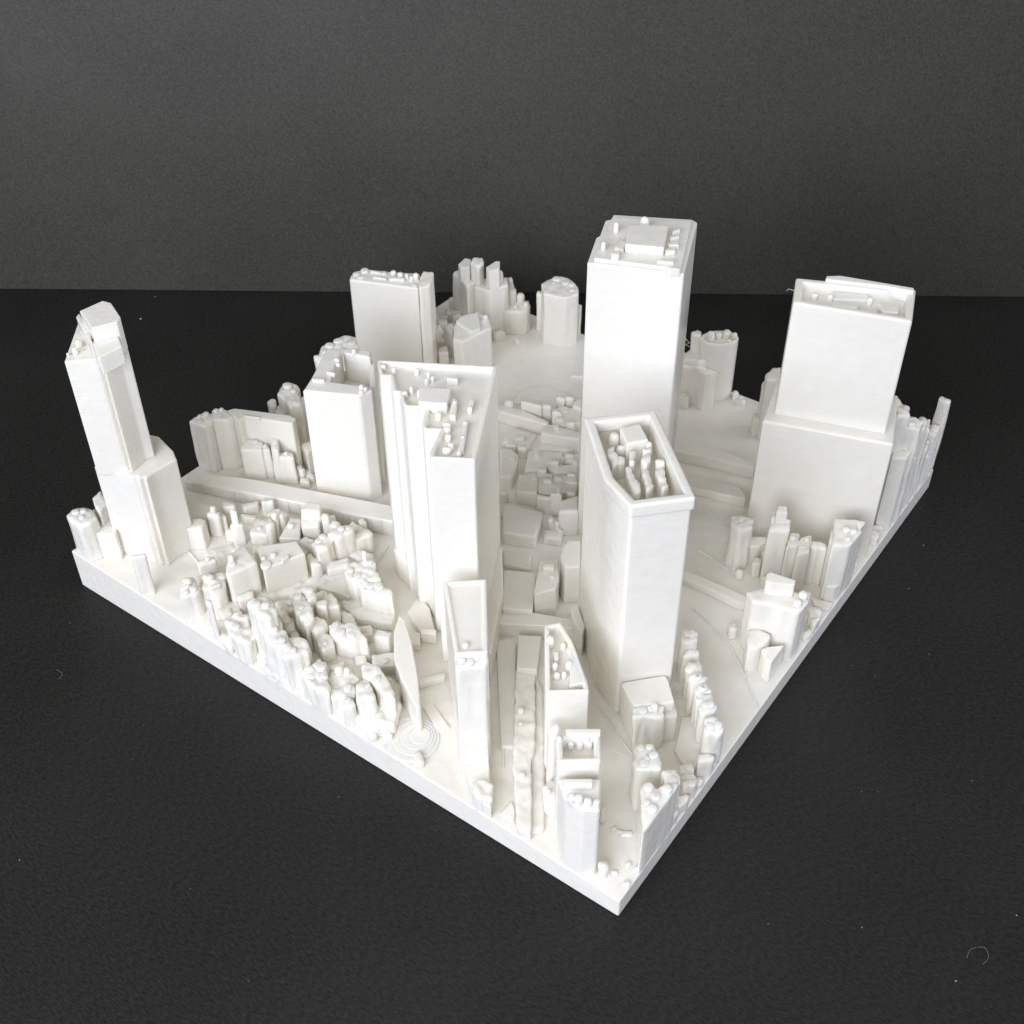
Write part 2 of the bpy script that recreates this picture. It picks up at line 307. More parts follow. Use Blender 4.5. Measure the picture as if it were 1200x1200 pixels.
{'n':'tower_shaft','z':73.94,'zb':42.0,'p':[(111.22,28.4),(119.07,3.84),(132.17,8.32),(121.24,32.59)],'rim':(1.7,2.2),'subs':[('box',[(122.97,26.27),(127.98,14.08),(129.56,7.94),(131.0,8.54),(126.43,24.22),(124.46,26.71)],0.9,'parapet',0.0),('box',[(115.99,21.44),(118.17,16.08),(119.38,16.62),(117.46,22.39)],-0.6,'rooftop_unit',0.0),('box',[(117.65,14.8),(119.19,11.71),(120.65,12.34),(119.02,15.41)],-0.8,'rooftop_unit',0.0),('box',[(120.2,10.94),(121.81,7.89),(126.05,9.42),(123.19,13.49)],-0.6,'rooftop_unit',0.0),('peg',118.77,26.5,0.8,-0.8,'rooftop_vent'),('peg',119.89,23.28,0.8,-0.5,'rooftop_vent'),('peg',123.41,15.41,0.8,-0.3,'rooftop_vent'),('box',[(119.94,22.63),(123.92,16.19),(126.28,16.72),(122.69,24.17)],-1.4,'rooftop_unit',0.0)]},
{'n': 'building', 'z': 30.0, 'zb': 5.12, 'p': [(127.96, 3.35), (130.12, 0.3), (137.73, 0.72), (135.95, 5.99)], 'label': 'plain block against the right side of the right-hand tower'},
{'n':'building','z':37.0,'zb':5.14,'p':[(131.5,5.26),(133.91,0.3),(137.18,0.75),(136.99,4.18),(133.42,6.07)],'lump':1,'subs':[('peg',134.02,4.61,1.0,2.0,'rooftop_vent'),('peg',133.28,3.63,0.8,0.6,'rooftop_vent'),('peg',134.13,2.29,1,0.8,'rooftop_vent')]},
{'n':'building','z':41.0,'zb':5.14,'p':[(130.41,4.82),(131.82,2.81),(135.1,4.46),(136.39,7.03),(136.22,8.87)],'lump':1},
{'n':'pillar','z':33.0,'zb':5.18,'p':[(139.87,0.3),(143.91,1.78),(143.4,2.91),(139.06,1.45)],'lump':1},
{'n':'pillar','z':31.0,'zb':5.19,'p':[(142.91,0.3),(147.23,1.42),(146.14,3.37),(142.12,2.21)],'lump':1},
{'n': 'pillar', 'z': 30.09, 'zb': 5.29, 'p': [(157.59, 0.3), (159.57, 0.46), (159.7, 3.1), (158.19, 3.27)], 'label': 'tall thin pillar at the right corner', 'lump': 0.5},
{'n':'pillar','z':23.0,'zb':5.26,'p':[(154.5,0.3),(156.97,0.96),(156.33,2.71),(153.77,2.16)],'lump':0.5},
{'n':'pillar','z':20.0,'zb':5.23,'p':[(147.86,1.85),(149.16,0.83),(151.09,1.76),(149.93,3.0)]},
{'n': 'slab_tower', 'z': 27.6, 'zb': 4.59, 'p': [(0.3, 13.74), (0.3, 9.61), (2.05, 6.88), (8.37, 10.69), (3.49, 17.54)], 'label': 'pale slab tower nearest the front corner with three roof pegs', 'subs': [('box', [(2.1, 15.23), (5.24, 10.63), (6.42, 11.4), (3.18, 15.96)], 1.6, 'rooftop_unit', 0.0), ('peg', 1.06, 12.47, 1.0, 2.0, 'rooftop_vent'), ('peg', 1.53, 11.29, 1.1, 2.2, 'rooftop_vent'), ('peg', 2.0, 9.56, 1.0, 2.0, 'rooftop_vent'), ('peg', 0.92, 12.91, 0.8, 0.8, 'rooftop_vent'), ('peg', 3.23, 8.43, 0.8, 0.8, 'rooftop_vent')]},
{'n': 'slab_tower', 'z': 30.8, 'zb': 4.8, 'p': [(4.44, 18.31), (9.54, 11.59), (13.45, 14.2), (15.87, 16.02), (11.44, 21.3), (9.27, 21.96)], 'label': 'open-topped rear half of the front slab tower', 'rim': (1.3, 3.5), 'subs': [('box', [(10.7, 20.29), (14.52, 14.92), (15.68, 15.67), (11.72, 21.24)], 0.8, 'rooftop_unit', 0.0), ('peg', 9.12, 20.95, 0.9, 1.5, 'rooftop_vent'), ('peg', 13.4, 17.38, 1.2, 1.0, 'rooftop_vent'), ('peg', 11.14, 19.46, 0.8, -1.5, 'rooftop_vent'), ('peg', 12.16, 18.02, 0.8, -1.5, 'rooftop_vent'), ('peg', 13.18, 16.58, 0.8, -1.5, 'rooftop_vent')]},
{'n':'pillar','z':25.0,'zb':5.3,'p':[(12.54,25.71),(13.32,24.61),(15.14,25.01),(16.06,26.19),(13.95,26.68)],'lump':0.6},
{'n':'pillar','z':12.45,'zb':5.17,'p':[(7.51,22.91),(8.71,21.22),(11.95,23.42),(11.87,24.5),(8.98,24.2)],'lump':0.6,'subs':[('peg',8.95,23.13,0.7,1.0,'rooftop_vent')]},
{'n':'pillar','z':8.76,'zb':4.52,'p':[(2.18,5.91),(2.83,5.0),(4.12,5.83),(3.34,6.92)],'lump':0.7,'subs':[('peg',3.12,5.91,0.8,0.6,'rooftop_vent')]},
{'n':'pillar','z':10.06,'zb':4.84,'p':[(12.75,12.76),(13.18,12.16),(14.31,12.93),(13.91,13.5)],'lump':0.6},
{'n': 'building', 'z': 31.5, 'zb': 5.23, 'p': [(16.81, 29.51), (22.16, 22.55), (23.94, 24.07), (31.58, 32.75), (34.79, 37.97), (32.01, 40.2)], 'label': 'flat-roofed block with a long roof pit of small pegs', 'rim': (1.0, 2.2), 'subs': [('peg', 29.15, 36.91, 1.2, 1.0, 'rooftop_vent'), ('peg', 30.24, 34.24, 0.7, -0.4, 'rooftop_vent'), ('box', [(25.81, 33.47), (26.37, 32.68), (28.26, 34.07), (27.43, 34.73)], -0.8, 'rooftop_unit', 0.0), ('peg', 24.54, 32.35, 0.9, -0.2, 'rooftop_vent'), ('peg', 26.13, 30.03, 0.9, 0.5, 'rooftop_vent'), ('peg', 22.93, 30.77, 0.8, -0.6, 'rooftop_vent'), ('peg', 23.84, 29.67, 0.7, -0.4, 'rooftop_vent'), ('box', [(21.24, 26.64), (24.28, 24.29), (30.43, 32.25), (30.13, 32.47)], -0.15, 'roof_slab', 0.0)], 'sidewall': 1},
{'n':'building','z':15.0,'zb':5.44,'p':[(16.51,28.97),(16.82,28.54),(21.3,31.89),(28.5,36.84),(28.15,37.33)]},
{'n': 'low_block', 'z': 10.85, 'zb': 5.93, 'p': [(33.46, 48.52), (35.71, 44.47), (44.8, 49.6), (41.99, 54.13)], 'label': 'low flat block in the street beside the pit-roofed block'},
{'n': 'low_block', 'z': 9.24, 'zb': 5.19, 'p': [(11.73, 33.76), (0.3, 24.32), (0.89, 21.87), (15.62, 32.11), (18.74, 33.52), (36.54, 45.74), (34.19, 49.05)], 'label': 'long low strip of building running to the front edge', 'lump': 0.4, 'subs': [('peg', 24.68, 41.21, 1.0, 1.8, 'rooftop_vent'), ('peg', 22.04, 39.33, 0.8, 0.7, 'rooftop_vent'), ('peg', 11.03, 31.23, 1.0, 0.9, 'rooftop_vent')]},
{'n':'low_block','z':7.97,'zb':5.15,'p':[(19.65,33.93),(16.46,32.58),(2.06,22.58),(3.98,20.76),(17.12,29.73),(33.38,41.25),(37.25,46.11)],'lump':0.3},
{'n':'low_block','z':8.11,'zb':5.77,'p':[(29.48,50.82),(15.42,39.68),(17.01,37.45),(41.84,54.64),(42.07,56.64),(39.66,58.88)]},
{'n':'low_block','z':7.17,'zb':5.38,'p':[(1.79,26.54),(4.43,28.16),(6.18,30.23),(2.23,30.36)]},
{'n': 'low_block', 'z': 11.53, 'zb': 5.82, 'p': [(41.46, 59.71), (47.07, 50.79), (50.93, 43.34), (52.88, 46.17), (49.6, 54.39), (47.55, 59.85), (45.18, 62.16)], 'label': 'low bar crossing the street behind the front blocks'},
{'n':'low_block','z':14.04,'zb':5.75,'p':[(50.61,44.74),(47.99,40.47),(50.76,41.53),(56.05,47.32),(53.55,47.73)]},
{'n': 'low_block', 'z': 13.03, 'zb': 6.15, 'p': [(44.87, 60.84), (48.4, 54.62), (59.49, 61.3), (56.14, 67.67), (55.16, 67.95)], 'label': 'square dark-looking flat roof below the sawtooth tower'},
{'n': 'building', 'z': 16.33, 'zb': 6.04, 'p': [(51.3, 56.4), (50.38, 55.39), (54.69, 52.45), (57.75, 53.64), (63.26, 57.58), (60.6, 61.02)], 'label': 'small stepped block with a slab on its roof', 'subs': [('box', [(57.72, 58.23), (59.21, 55.92), (60.61, 56.66), (59.06, 59.16)], 1.2, 'rooftop_unit', 0.0), ('peg', 57.1, 55.16, 0.8, 1.0, 'rooftop_vent')]},
{'n':'building','z':13.8,'zb':6.05,'p':[(52.88,55.11),(54.37,52.7),(56.89,53.89),(54.62,56.57)]},
{'n':'building','z':12.37,'zb':6.13,'p':[(51.51,56.53),(52.65,54.93),(54.15,56.5),(53.29,58.03)]},
{'n': 'building', 'z': 19.0, 'zb': 5.94, 'p': [(60.76, 55.11), (59.6, 53.0), (61.93, 50.46), (69.59, 55.51), (67.71, 57.96), (65.43, 57.66), (62.57, 56.58)], 'label': 'rounded block tucked behind the five-sided tower'},
{'n': 'low_block', 'z': 11.61, 'zb': 6.29, 'p': [(67.64, 77.02), (70.8, 69.57), (77.22, 72.07), (79.55, 73.29), (77.57, 81.79), (76.43, 83.41)], 'lump': 0.12, 'label': 'broad flat roof, largest of the low blocks in the middle'},
{'n':'low_block','z':10.02,'zb':6.16,'p':[(73.53,68.58),(75.37,64.9),(78.69,66.36),(76.07,70.07)],'lump':0.12},
{'n':'low_block','z':15.34,'zb':6.09,'p':[(78.57,67.71),(81.4,63.99),(86.61,67.38),(82.26,69.82)],'lump':0.12},
{'n':'low_block','z':12.46,'zb':6.18,'p':[(82.57,76.99),(84.0,74.5),(85.04,71.76),(88.26,73.14),(85.64,75.09),(84.82,74.8),(83.88,78.17)],'lump':0.12},
{'n':'low_block','z':11.79,'zb':6.32,'p':[(82.2,83.35),(84.38,78.51),(90.86,82.75),(88.13,86.61)],'lump':0.12},
{'n':'low_block','z':9.22,'zb':6.31,'p':[(60.67,71.73),(62.72,65.44),(67.57,68.33),(65.3,71.28),(65.74,71.98),(64.27,74.6)],'lump':0.12},
{'n':'low_block','z':10.42,'zb':6.18,'p':[(77.26,69.84),(77.21,68.24),(78.08,67.01),(81.83,69.54),(79.93,71.67)],'lump':0.12},
{'n':'low_block','z':9.74,'zb':6.5,'p':[(74.94,83.44),(76.34,81.46),(78.35,82.64),(76.82,84.81)],'lump':0.12},
{'n':'low_block','z':10.81,'zb':6.1,'p':[(85.98,79.08),(87.37,76.52),(89.99,74.0),(91.64,71.09),(94.34,72.61),(92.84,75.92),(93.36,80.63),(90.95,82.81)],'lump':0.12},
{'n':'low_block','z':16.62,'zb':6.18,'p':[(81.64,72.43),(82.86,69.86),(83.53,70.05),(82.25,72.71)]},
{'n':'low_block','z':12.43,'zb':6.21,'p':[(77.13,69.52),(77.87,68.47),(78.41,68.83),(77.92,69.8)],'lump':0.5},
{'n':'low_block','z':12.9,'zb':6.19,'p':[(77.17,67.74),(77.41,67.12),(78.26,67.57),(78.09,68.37)],'lump':0.5},
{'n': 'low_block', 'z': 11.5, 'zb': 6.14, 'p': [(107.35, 111.23), (107.75, 108.24), (110.14, 95.01), (110.53, 92.98), (111.94, 93.81), (111.97, 103.3), (110.82, 110.49), (109.93, 113.14)], 'lump': 0.12, 'label': 'long low bar at the back of the central low blocks'},
{'n':'low_block','z':13.9,'zb':6.15,'p':[(112.26,103.2),(113.54,97.26),(114.29,97.92),(113.07,103.78)],'lump':0.12},
{'n':'low_block','z':12.25,'zb':5.94,'p':[(111.88,92.2),(111.74,90.39),(112.0,88.02),(114.78,86.76),(115.27,85.39),(121.15,89.26),(118.58,93.59),(116.54,95.1),(116.78,96.13)],'lump':0.12},
{'n':'low_block','z':12.32,'zb':6.01,'p':[(105.49,91.8),(107.16,86.17),(109.2,81.67),(112.0,83.23),(109.98,92.05),(108.96,92.49)],'lump':0.12},
{'n':'low_block','z':9.56,'zb':6.23,'p':[(99.18,100.26),(99.82,96.1),(100.66,92.97),(107.23,94.13),(105.67,102.33)],'lump':0.12},
{'n':'low_block','z':8.96,'zb':6.05,'p':[(101.24,92.8),(106.02,84.75),(109.1,82.32),(110.1,88.07),(107.85,94.56)],'lump':0.12},
{'n':'low_block','z':10.46,'zb':6.14,'p':[(91.65,87.45),(94.22,82.59),(96.84,84.12),(100.9,82.45),(103.89,83.91),(99.41,91.52)],'lump':0.12},
{'n':'low_block','z':11.68,'zb':6.42,'p':[(84.53,90.4),(85.86,87.62),(90.88,89.69),(94.88,92.13),(95.84,95.22),(94.54,97.7)],'lump':0.12},
{'n':'low_block','z':10.91,'zb':6.07,'p':[(101.46,80.07),(101.58,77.41),(103.69,78.8),(102.04,82.4)],'lump':0.12},
{'n':'low_block','z':9.95,'zb':6.08,'p':[(95.58,80.48),(99.58,76.05),(102.87,78.23),(100.81,79.89),(97.34,84.17)],'lump':0.12},
{'n':'low_block','z':10.52,'zb':6.23,'p':[(87.49,85.88),(90.59,80.9),(94.46,80.28),(94.14,82.26),(90.31,87.06)],'lump':0.12},
{'n':'low_block','z':11.56,'zb':6.1,'p':[(91.83,78.23),(93.17,74.54),(94.17,72.52),(96.78,74.25),(93.69,79.23)],'lump':0.12},
{'n':'low_block','z':11.18,'zb':6.52,'p':[(85.6,95.12),(87.3,92.71),(94.91,98.27),(93.17,100.73)],'lump':0.12},
{'n':'low_block','z':13.14,'zb':5.9,'p':[(119.89,91.04),(119.95,88.22),(124.28,91.07),(122.3,91.78)],'lump':0.12},
{'n':'rooftop_block','z':13.01,'zb':6.29,'p':[(110.43,107.5),(111.36,105.5),(112.49,106.32),(111.57,108.33)],'lump':0.4},
{'n':'rooftop_block','z':10.63,'zb':6.4,'p':[(97.48,97.42),(98.39,95.49),(99.45,96.25),(98.54,98.19)],'lump':0.4},
{'n':'rooftop_block','z':11.17,'zb':6.34,'p':[(97.77,93.91),(98.68,91.99),(99.73,92.74),(98.83,94.66)],'lump':0.4},
{'n':'rooftop_block','z':13.79,'zb':6.07,'p':[(113.34,93.37),(114.24,91.41),(115.38,92.18),(114.47,94.15)],'lump':0.4},
{'n':'rooftop_block','z':13.09,'zb':6.07,'p':[(111.85,91.34),(112.75,89.39),(113.88,90.15),(112.97,92.11)],'lump':0.4},
{'n':'rooftop_block','z':13.25,'zb':6.03,'p':[(111.94,87.86),(112.84,85.92),(113.96,86.67),(113.06,88.61)],'lump':0.4},
{'n':'rooftop_block','z':12.12,'zb':6.09,'p':[(101.41,81.03),(102.29,79.15),(103.35,79.85),(102.46,81.74)],'lump':0.4},
{'n':'rooftop_block','z':11.4,'zb':6.18,'p':[(97.35,82.96),(98.24,81.09),(99.28,81.79),(98.39,83.67)],'lump':0.4},
{'n':'rooftop_block','z':11.49,'zb':6.27,'p':[(92.66,83.87),(93.55,82.0),(94.57,82.71),(93.68,84.58)],'lump':0.4},
{'n':'rooftop_block','z':11.59,'zb':6.37,'p':[(87.43,85.29),(88.31,83.44),(89.31,84.14),(88.42,85.99)],'lump':0.4},
{'n':'rooftop_block','z':11.96,'zb':6.24,'p':[(89.66,79.87),(90.53,78.03),(91.54,78.72),(90.66,80.56)],'lump':0.4},
{'n':'rooftop_block','z':12.4,'zb':6.18,'p':[(91.62,77.7),(92.5,75.86),(93.51,76.54),(92.63,78.39)],'lump':0.4},
{'n':'rooftop_block','z':12.32,'zb':6.1,'p':[(95.08,75.98),(95.96,74.13),(96.98,74.81),(96.1,76.66)],'lump':0.4},
{'n':'rooftop_block','z':13.33,'zb':6.11,'p':[(87.82,71.14),(88.68,69.34),(89.66,69.99),(88.8,71.8)],'lump':0.4},
{'n':'rooftop_block','z':14.22,'zb':5.99,'p':[(118.95,95.76),(119.86,93.78),(121.02,94.56),(120.11,96.55)],'lump':0.4},
{'n':'rooftop_block','z':14.17,'zb':5.95,'p':[(120.55,93.95),(121.46,91.97),(122.63,92.74),(121.72,94.74)],'lump':0.4},
{'n':'rooftop_block','z':13.82,'zb':6.09,'p':[(114.23,97.15),(115.14,95.18),(116.29,95.96),(115.38,97.94)],'lump':0.4},
{'n':'rooftop_block','z':10.75,'zb':6.53,'p':[(79.92,87.47),(80.8,85.63),(81.77,86.33),(80.89,88.17)],'lump':0.4},
{'n':'rooftop_block','z':13.37,'zb':5.95,'p':[(121.23,95.55),(122.14,93.55),(123.32,94.34),(122.4,96.34)],'lump':0.4},
{'n':'low_block','z':7.82,'zb':5.86,'p':[(119.06,103.84),(121.95,96.93),(126.93,94.09),(129.92,98.44),(129.37,106.48),(123.96,111.23),(117.18,110.03)]},
{'n':'low_block','z':7.69,'zb':5.65,'p':[(139.43,99.94),(141.75,99.65),(141.61,101.37),(137.83,103.72)]},
{'n': 'bridge', 'z': 10.31, 'zb': 5.41, 'p': [(121.45, 60.01), (125.44, 48.04), (127.73, 37.96), (129.97, 39.13), (129.76, 45.71), (127.59, 55.82), (125.32, 62.27)], 'label': 'low bridge deck behind the five-sided tower'},
{'n': 'bridge', 'z': 9.31, 'zb': 5.41, 'p': [(111.27, 52.93), (114.17, 42.25), (116.39, 34.4), (117.91, 35.2), (119.88, 37.75), (118.02, 46.42), (114.32, 54.7)], 'label': 'second low bridge deck nearer the front'},
{'n': 'bridge', 'z': 8.72, 'zb': 5.15, 'p': [(82.04, 34.17), (82.49, 25.43), (82.6, 17.86), (83.79, 16.67), (85.48, 18.24), (85.25, 31.7), (84.12, 35.37)], 'label': 'ramp curving towards the right-hand edge'},
{'n': 'building', 'z': 17.5, 'zb': 9.16, 'p': [(17.94, 138.54), (20.82, 134.47), (23.75, 136.22), (23.43, 137.56), (21.66, 139.85)], 'label': 'plain cube block beside the stepped tower', 'lump': 0.3},
{'n':'low_block','z':14.91,'zb':9.06,'p':[(23.25,142.58),(25.18,138.13),(28.02,136.89),(30.76,139.31),(30.1,141.31),(27.79,147.77)]},
{'n': 'pillar', 'z': 17.5, 'zb': 9.02, 'p': [(25.38, 137.34), (26.49, 134.74), (27.86, 135.57), (27.12, 138.0)], 'label': 'thin block topped by a ball, beside the cube block', 'lump': 0.5, 'subs': [('peg', 26.71, 136.41, 1.0, 2.4, 'rooftop_vent')]},
{'n':'pillar','z':15.7,'zb':8.97,'p':[(27.98,136.11),(28.41,134.48),(29.05,134.94),(28.71,136.47)],'lump':0.4},
{'n': 'pillar', 'z': 18.0, 'zb': 8.75, 'p': [(25.04, 128.71), (27.26, 126.91), (28.09, 128.11), (26.44, 129.76)], 'label': 'small pillar with a leaning fin on top', 'lump': 0.3, 'subs': [('box', [(26.58, 127.89), (27.02, 127.61), (26.55, 128.95), (26.08, 129.28)], 4.2, 'rooftop_fin', 0.0)]},
{'n':'low_block','z':12.15,'zb':8.68,'p':[(33.58,133.66),(34.79,130.9),(35.84,131.74),(34.06,135.65)]},
{'n': 'building', 'z': 15.29, 'zb': 8.5, 'p': [(28.14, 125.42), (30.03, 121.62), (33.87, 125.15), (32.9, 128.25)], 'label': 'small block behind the long box roof', 'lump': 0.4, 'subs': [('peg', 30.56, 124.77, 0.8, 0.5, 'rooftop_vent')]},
{'n': 'pillar', 'z': 18.18, 'zb': 8.44, 'p': [(30.61, 122.18), (30.58, 120.89), (31.81, 121.17), (32.71, 122.94), (31.68, 123.04)], 'label': 'pointed pillar between small blocks', 'lump': 0.9},
{'n':'pillar','z':19.13,'zb':8.4,'p':[(33.47,122.77),(33.35,121.58),(34.52,121.97),(34.86,123.2)],'lump':0.7},
{'n':'pillar','z':18.07,'zb':8.35,'p':[(35.03,121.93),(35.2,121.01),(36.22,121.62),(36.35,122.82)],'lump':0.5},
{'n': 'building', 'z': 15.26, 'zb': 8.17, 'p': [(30.71, 118.49), (33.6, 114.08), (39.11, 118.83), (38.0, 121.42)], 'label': 'wedge block with a ball on its sloping roof', 'subs': [('peg', 35.44, 118.79, 1.1, 1.3, 'rooftop_vent')]},
{'n': 'building', 'z': 21.0, 'zb': 8.46, 'p': [(11.01, 114.27), (17.57, 111.96), (19.95, 118.31), (15.6, 119.25), (10.83, 115.13)], 'label': 'box block with a ribbed roof, in the left field', 'lump': 0.2, 'subs': [('peg', 14.39, 116.87, 0.9, 2.6, 'rooftop_vent'), ('peg', 13.77, 116.18, 1.1, 0.6, 'rooftop_vent')]},
{'n': 'building', 'z': 19.5, 'zb': 8.03, 'p': [(27.43, 105.77), (29.53, 110.65), (23.55, 116.5), (22.15, 116.55), (19.02, 112.1), (17.67, 110.28)], 'label': 'long box block with four roof pegs, in the left field', 'subs': [('peg', 20.41, 112.78, 0.8, 0.8, 'rooftop_vent'), ('peg', 22.45, 111.38, 0.9, 1.2, 'rooftop_vent'), ('box', [(21.97, 108.03), (23.84, 107.57), (24.37, 108.41), (22.28, 108.84)], 1.0, 'rooftop_unit', 0.0), ('peg', 19.21, 110.73, 1.5, 0.6, 'rooftop_vent')]},
{'n': 'building', 'z': 19.2, 'zb': 8.98, 'p': [(4.05, 117.57), (5.19, 118.65), (6.37, 121.83), (5.32, 123.93), (4.15, 123.75), (0.59, 119.77)], 'label': 'lumpy block at the left edge, nearest the blade', 'lump': 0.9, 'subs': [('peg', 4.6, 121.71, 1.3, 1.5, 'rooftop_vent'), ('peg', 3.56, 120.78, 1.0, 0.8, 'rooftop_vent'), ('peg', 3.91, 119.12, 1.2, 0.6, 'rooftop_vent'), ('peg', 2.27, 119.73, 0.8, 0.3, 'rooftop_vent')]},
{'n':'building','z':18.7,'zb':8.76,'p':[(8.0,115.55),(9.86,115.35),(12.24,118.12),(10.82,119.5),(9.27,121.08),(5.75,118.13)],'lump':0.8,'subs':[('peg',8.53,118.69,1.2,1.6,'rooftop_vent'),('box',[(6.26,116.02),(8.43,114.76),(8.86,115.37),(6.61,116.73)],0.8,'rooftop_unit',0.0)]},
{'n': 'blade_wall', 'z': 23.6, 'zb': 9.62, 'p': [(0.3, 134.62), (2.61, 132.6), (3.0, 133.53), (0.85, 135.49)], 'label': 'thin upright blade on the left edge of the plate', 'lump': 0.4},
{'n': 'rod', 'z': 22.69, 'zb': 8.73, 'p': [(0.93, 109.56), (1.57, 110.49), (1.27, 111.14), (0.5, 110.61)], 'label': 'thin upright rod on the left edge', 'lump': 0.5},
{'n': 'house_block', 'z': 16.68, 'zb': 8.28, 'p': [(0.3, 102.81), (0.72, 98.9), (2.48, 99.19), (6.66, 105.15), (6.67, 107.21), (2.86, 107.64)], 'label': 'rounded low house beside the rod', 'lump': 1.2, 'subs': [('peg', 2.56, 104.56, 1.1, 0.5, 'rooftop_vent')]},
{'n': 'house_block', 'z': 25.5, 'zb': 7.99, 'p': [(2.52, 96.2), (3.55, 93.65), (5.2, 92.99), (7.6, 96.91), (8.0, 98.93), (5.34, 101.25), (4.16, 100.91)], 'label': 'tall end of the house row beside the left edge', 'lump': 1.0, 'subs': [('peg', 4.7, 98.64, 1.3, 0.9, 'rooftop_vent'), ('peg', 5.75, 96.72, 1.2, 1.0, 'rooftop_vent'), ('peg', 5.33, 100.02, 0.8, 0.3, 'rooftop_vent')]},
{'n': 'house_block', 'z': 21.5, 'zb': 7.8, 'p': [(0.69, 92.6), (0.76, 89.79), (1.88, 87.68), (2.88, 87.35), (6.32, 93.49), (7.68, 96.08), (4.87, 96.65), (2.71, 96.35)], 'label': 'sunken middle of the house row beside the left edge', 'lump': 0.8, 'subs': [('peg', 5.56, 94.27, 1.0, 1.3, 'rooftop_vent'), ('peg', 3.76, 92.93, 1.2, 1.2, 'rooftop_vent'), ('peg', 2.39, 89.38, 1.2, 1.2, 'rooftop_vent'), ('peg', 1.76, 90.07, 0.9, 1.0, 'rooftop_vent'), ('peg', 5.22, 95.52, 0.9, 0.6, 'rooftop_vent')]},
{'n': 'house_block', 'z': 20.5, 'zb': 7.64, 'p': [(1.33, 88.52), (0.3, 86.27), (4.32, 83.77), (5.46, 84.84), (6.63, 87.51), (4.23, 90.34), (2.84, 90.14)], 'label': 'front end of the house row beside the left edge', 'lump': 1.0, 'subs': [('peg', 2.22, 87.5, 1.2, 1.0, 'rooftop_vent'), ('peg', 2.41, 86.17, 1.0, 0.8, 'rooftop_vent'), ('peg', 1.99, 86.46, 0.9, 0.3, 'rooftop_vent')]},
{'n':'house_block','z':11.72,'zb':7.88,'p':[(0.3,91.11),(0.77,88.31),(1.44,90.58),(1.23,96.3)],'lump':0.5},
{'n': 'house_block', 'z': 16.92, 'zb': 7.66, 'p': [(4.32, 85.95), (6.11, 85.05), (6.98, 86.01), (7.64, 88.38), (6.05, 87.87)], 'lump': 0.9, 'subs': [('peg', 5.98, 86.33, 0.9, 0.7, 'rooftop_vent')], 'label': 'front house of the narrow row behind the tall house row'},
{'n':'house_block','z':15.57,'zb':7.79,'p':[(7.44,91.34),(6.62,88.62),(8.22,89.13),(10.09,93.81),(9.28,94.37)],'lump':0.9,'subs':[('peg',8.33,91.46,0.9,0.7,'rooftop_vent')]},
{'n':'house_block','z':16.21,'zb':7.94,'p':[(8.85,94.52),(9.8,93.76),(10.97,95.52),(12.62,98.41),(11.42,98.94)],'lump':0.9,'subs':[('peg',10.73,96.23,0.9,0.7,'rooftop_vent')]},
{'n':'house_block','z':14.87,'zb':8.08,'p':[(12.26,99.97),(13.47,99.44),(15.34,103.92),(14.66,104.29)],'lump':0.9,'subs':[('peg',13.93,101.9,0.9,0.7,'rooftop_vent')]},
{'n': 'house_block', 'z': 20.0, 'zb': 7.74, 'p': [(12.02, 93.58), (9.98, 89.09), (12.99, 89.93), (16.82, 96.72), (16.88, 98.1), (15.54, 98.51), (14.04, 97.7)], 'label': 'long ridge block in the middle of the left field', 'lump': 0.9, 'subs': [('peg', 15.38, 97.1, 1.2, 0.8, 'rooftop_vent'), ('peg', 13.52, 94.26, 0.9, 0.4, 'rooftop_vent')]},
{'n':'house_block','z':20.5,'zb':7.8,'p':[(16.32,94.21),(17.56,93.64),(18.92,95.27),(19.47,97.77),(17.87,97.94)],'lump':0.9,'subs':[('peg',18.03,95.77,1.2,0.9,'rooftop_vent'),('peg',18.03,95.77,1.0,0.6,'rooftop_vent')]},
{'n':'house_block','z':18.0,'zb':7.63,'p':[(10.79,87.25),(14.47,87.69),(15.29,89.4),(15.12,91.36),(11.2,90.04)],'lump':0.6},
{'n':'house_block','z':16.0,'zb':7.51,'p':[(10.38,86.53),(9.64,84.26),(11.84,83.37),(12.67,84.42),(13.71,88.59),(11.76,89.08)],'lump':0.8,'subs':[('peg',10.98,85.3,0.9,0.5,'rooftop_vent')]},
{'n':'house_block','z':18.5,'zb':7.69,'p':[(17.81,90.8),(19.26,92.27),(18.13,93.87),(16.98,93.14)],'lump':0.6},
{'n': 'house_block', 'z': 17.0, 'zb': 7.61, 'p': [(20.82, 89.94), (21.71, 91.05), (23.05, 94.23), (21.01, 94.72), (18.8, 91.9)], 'label': 'small cube house with a low roof, left field', 'lump': 0.4},
{'n':'house_block','z':12.25,'zb':7.46,'p':[(20.75,88.19),(22.11,86.27),(23.78,89.21),(23.84,90.92),(22.6,91.48)],'lump':0.6},
{'n': 'house_block', 'z': 17.3, 'zb': 7.25, 'p': [(13.79, 85.25), (13.08, 83.18), (14.46, 80.12), (16.36, 78.0), (16.96, 78.83), (17.87, 81.2), (18.27, 83.77), (16.9, 85.13), (16.94, 86.78), (15.09, 87.38)], 'label': 'fluted house with a lumpy roof, largest in the left field', 'lump': 0.9, 'subs': [('peg', 14.69, 83.75, 1.3, 0.5, 'rooftop_vent'), ('peg', 16.43, 82.42, 1.2, 0.5, 'rooftop_vent'), ('peg', 15.41, 81.25, 1.1, 0.2, 'rooftop_vent'), ('peg', 15.61, 86.06, 1.0, 0.3, 'rooftop_vent')]},
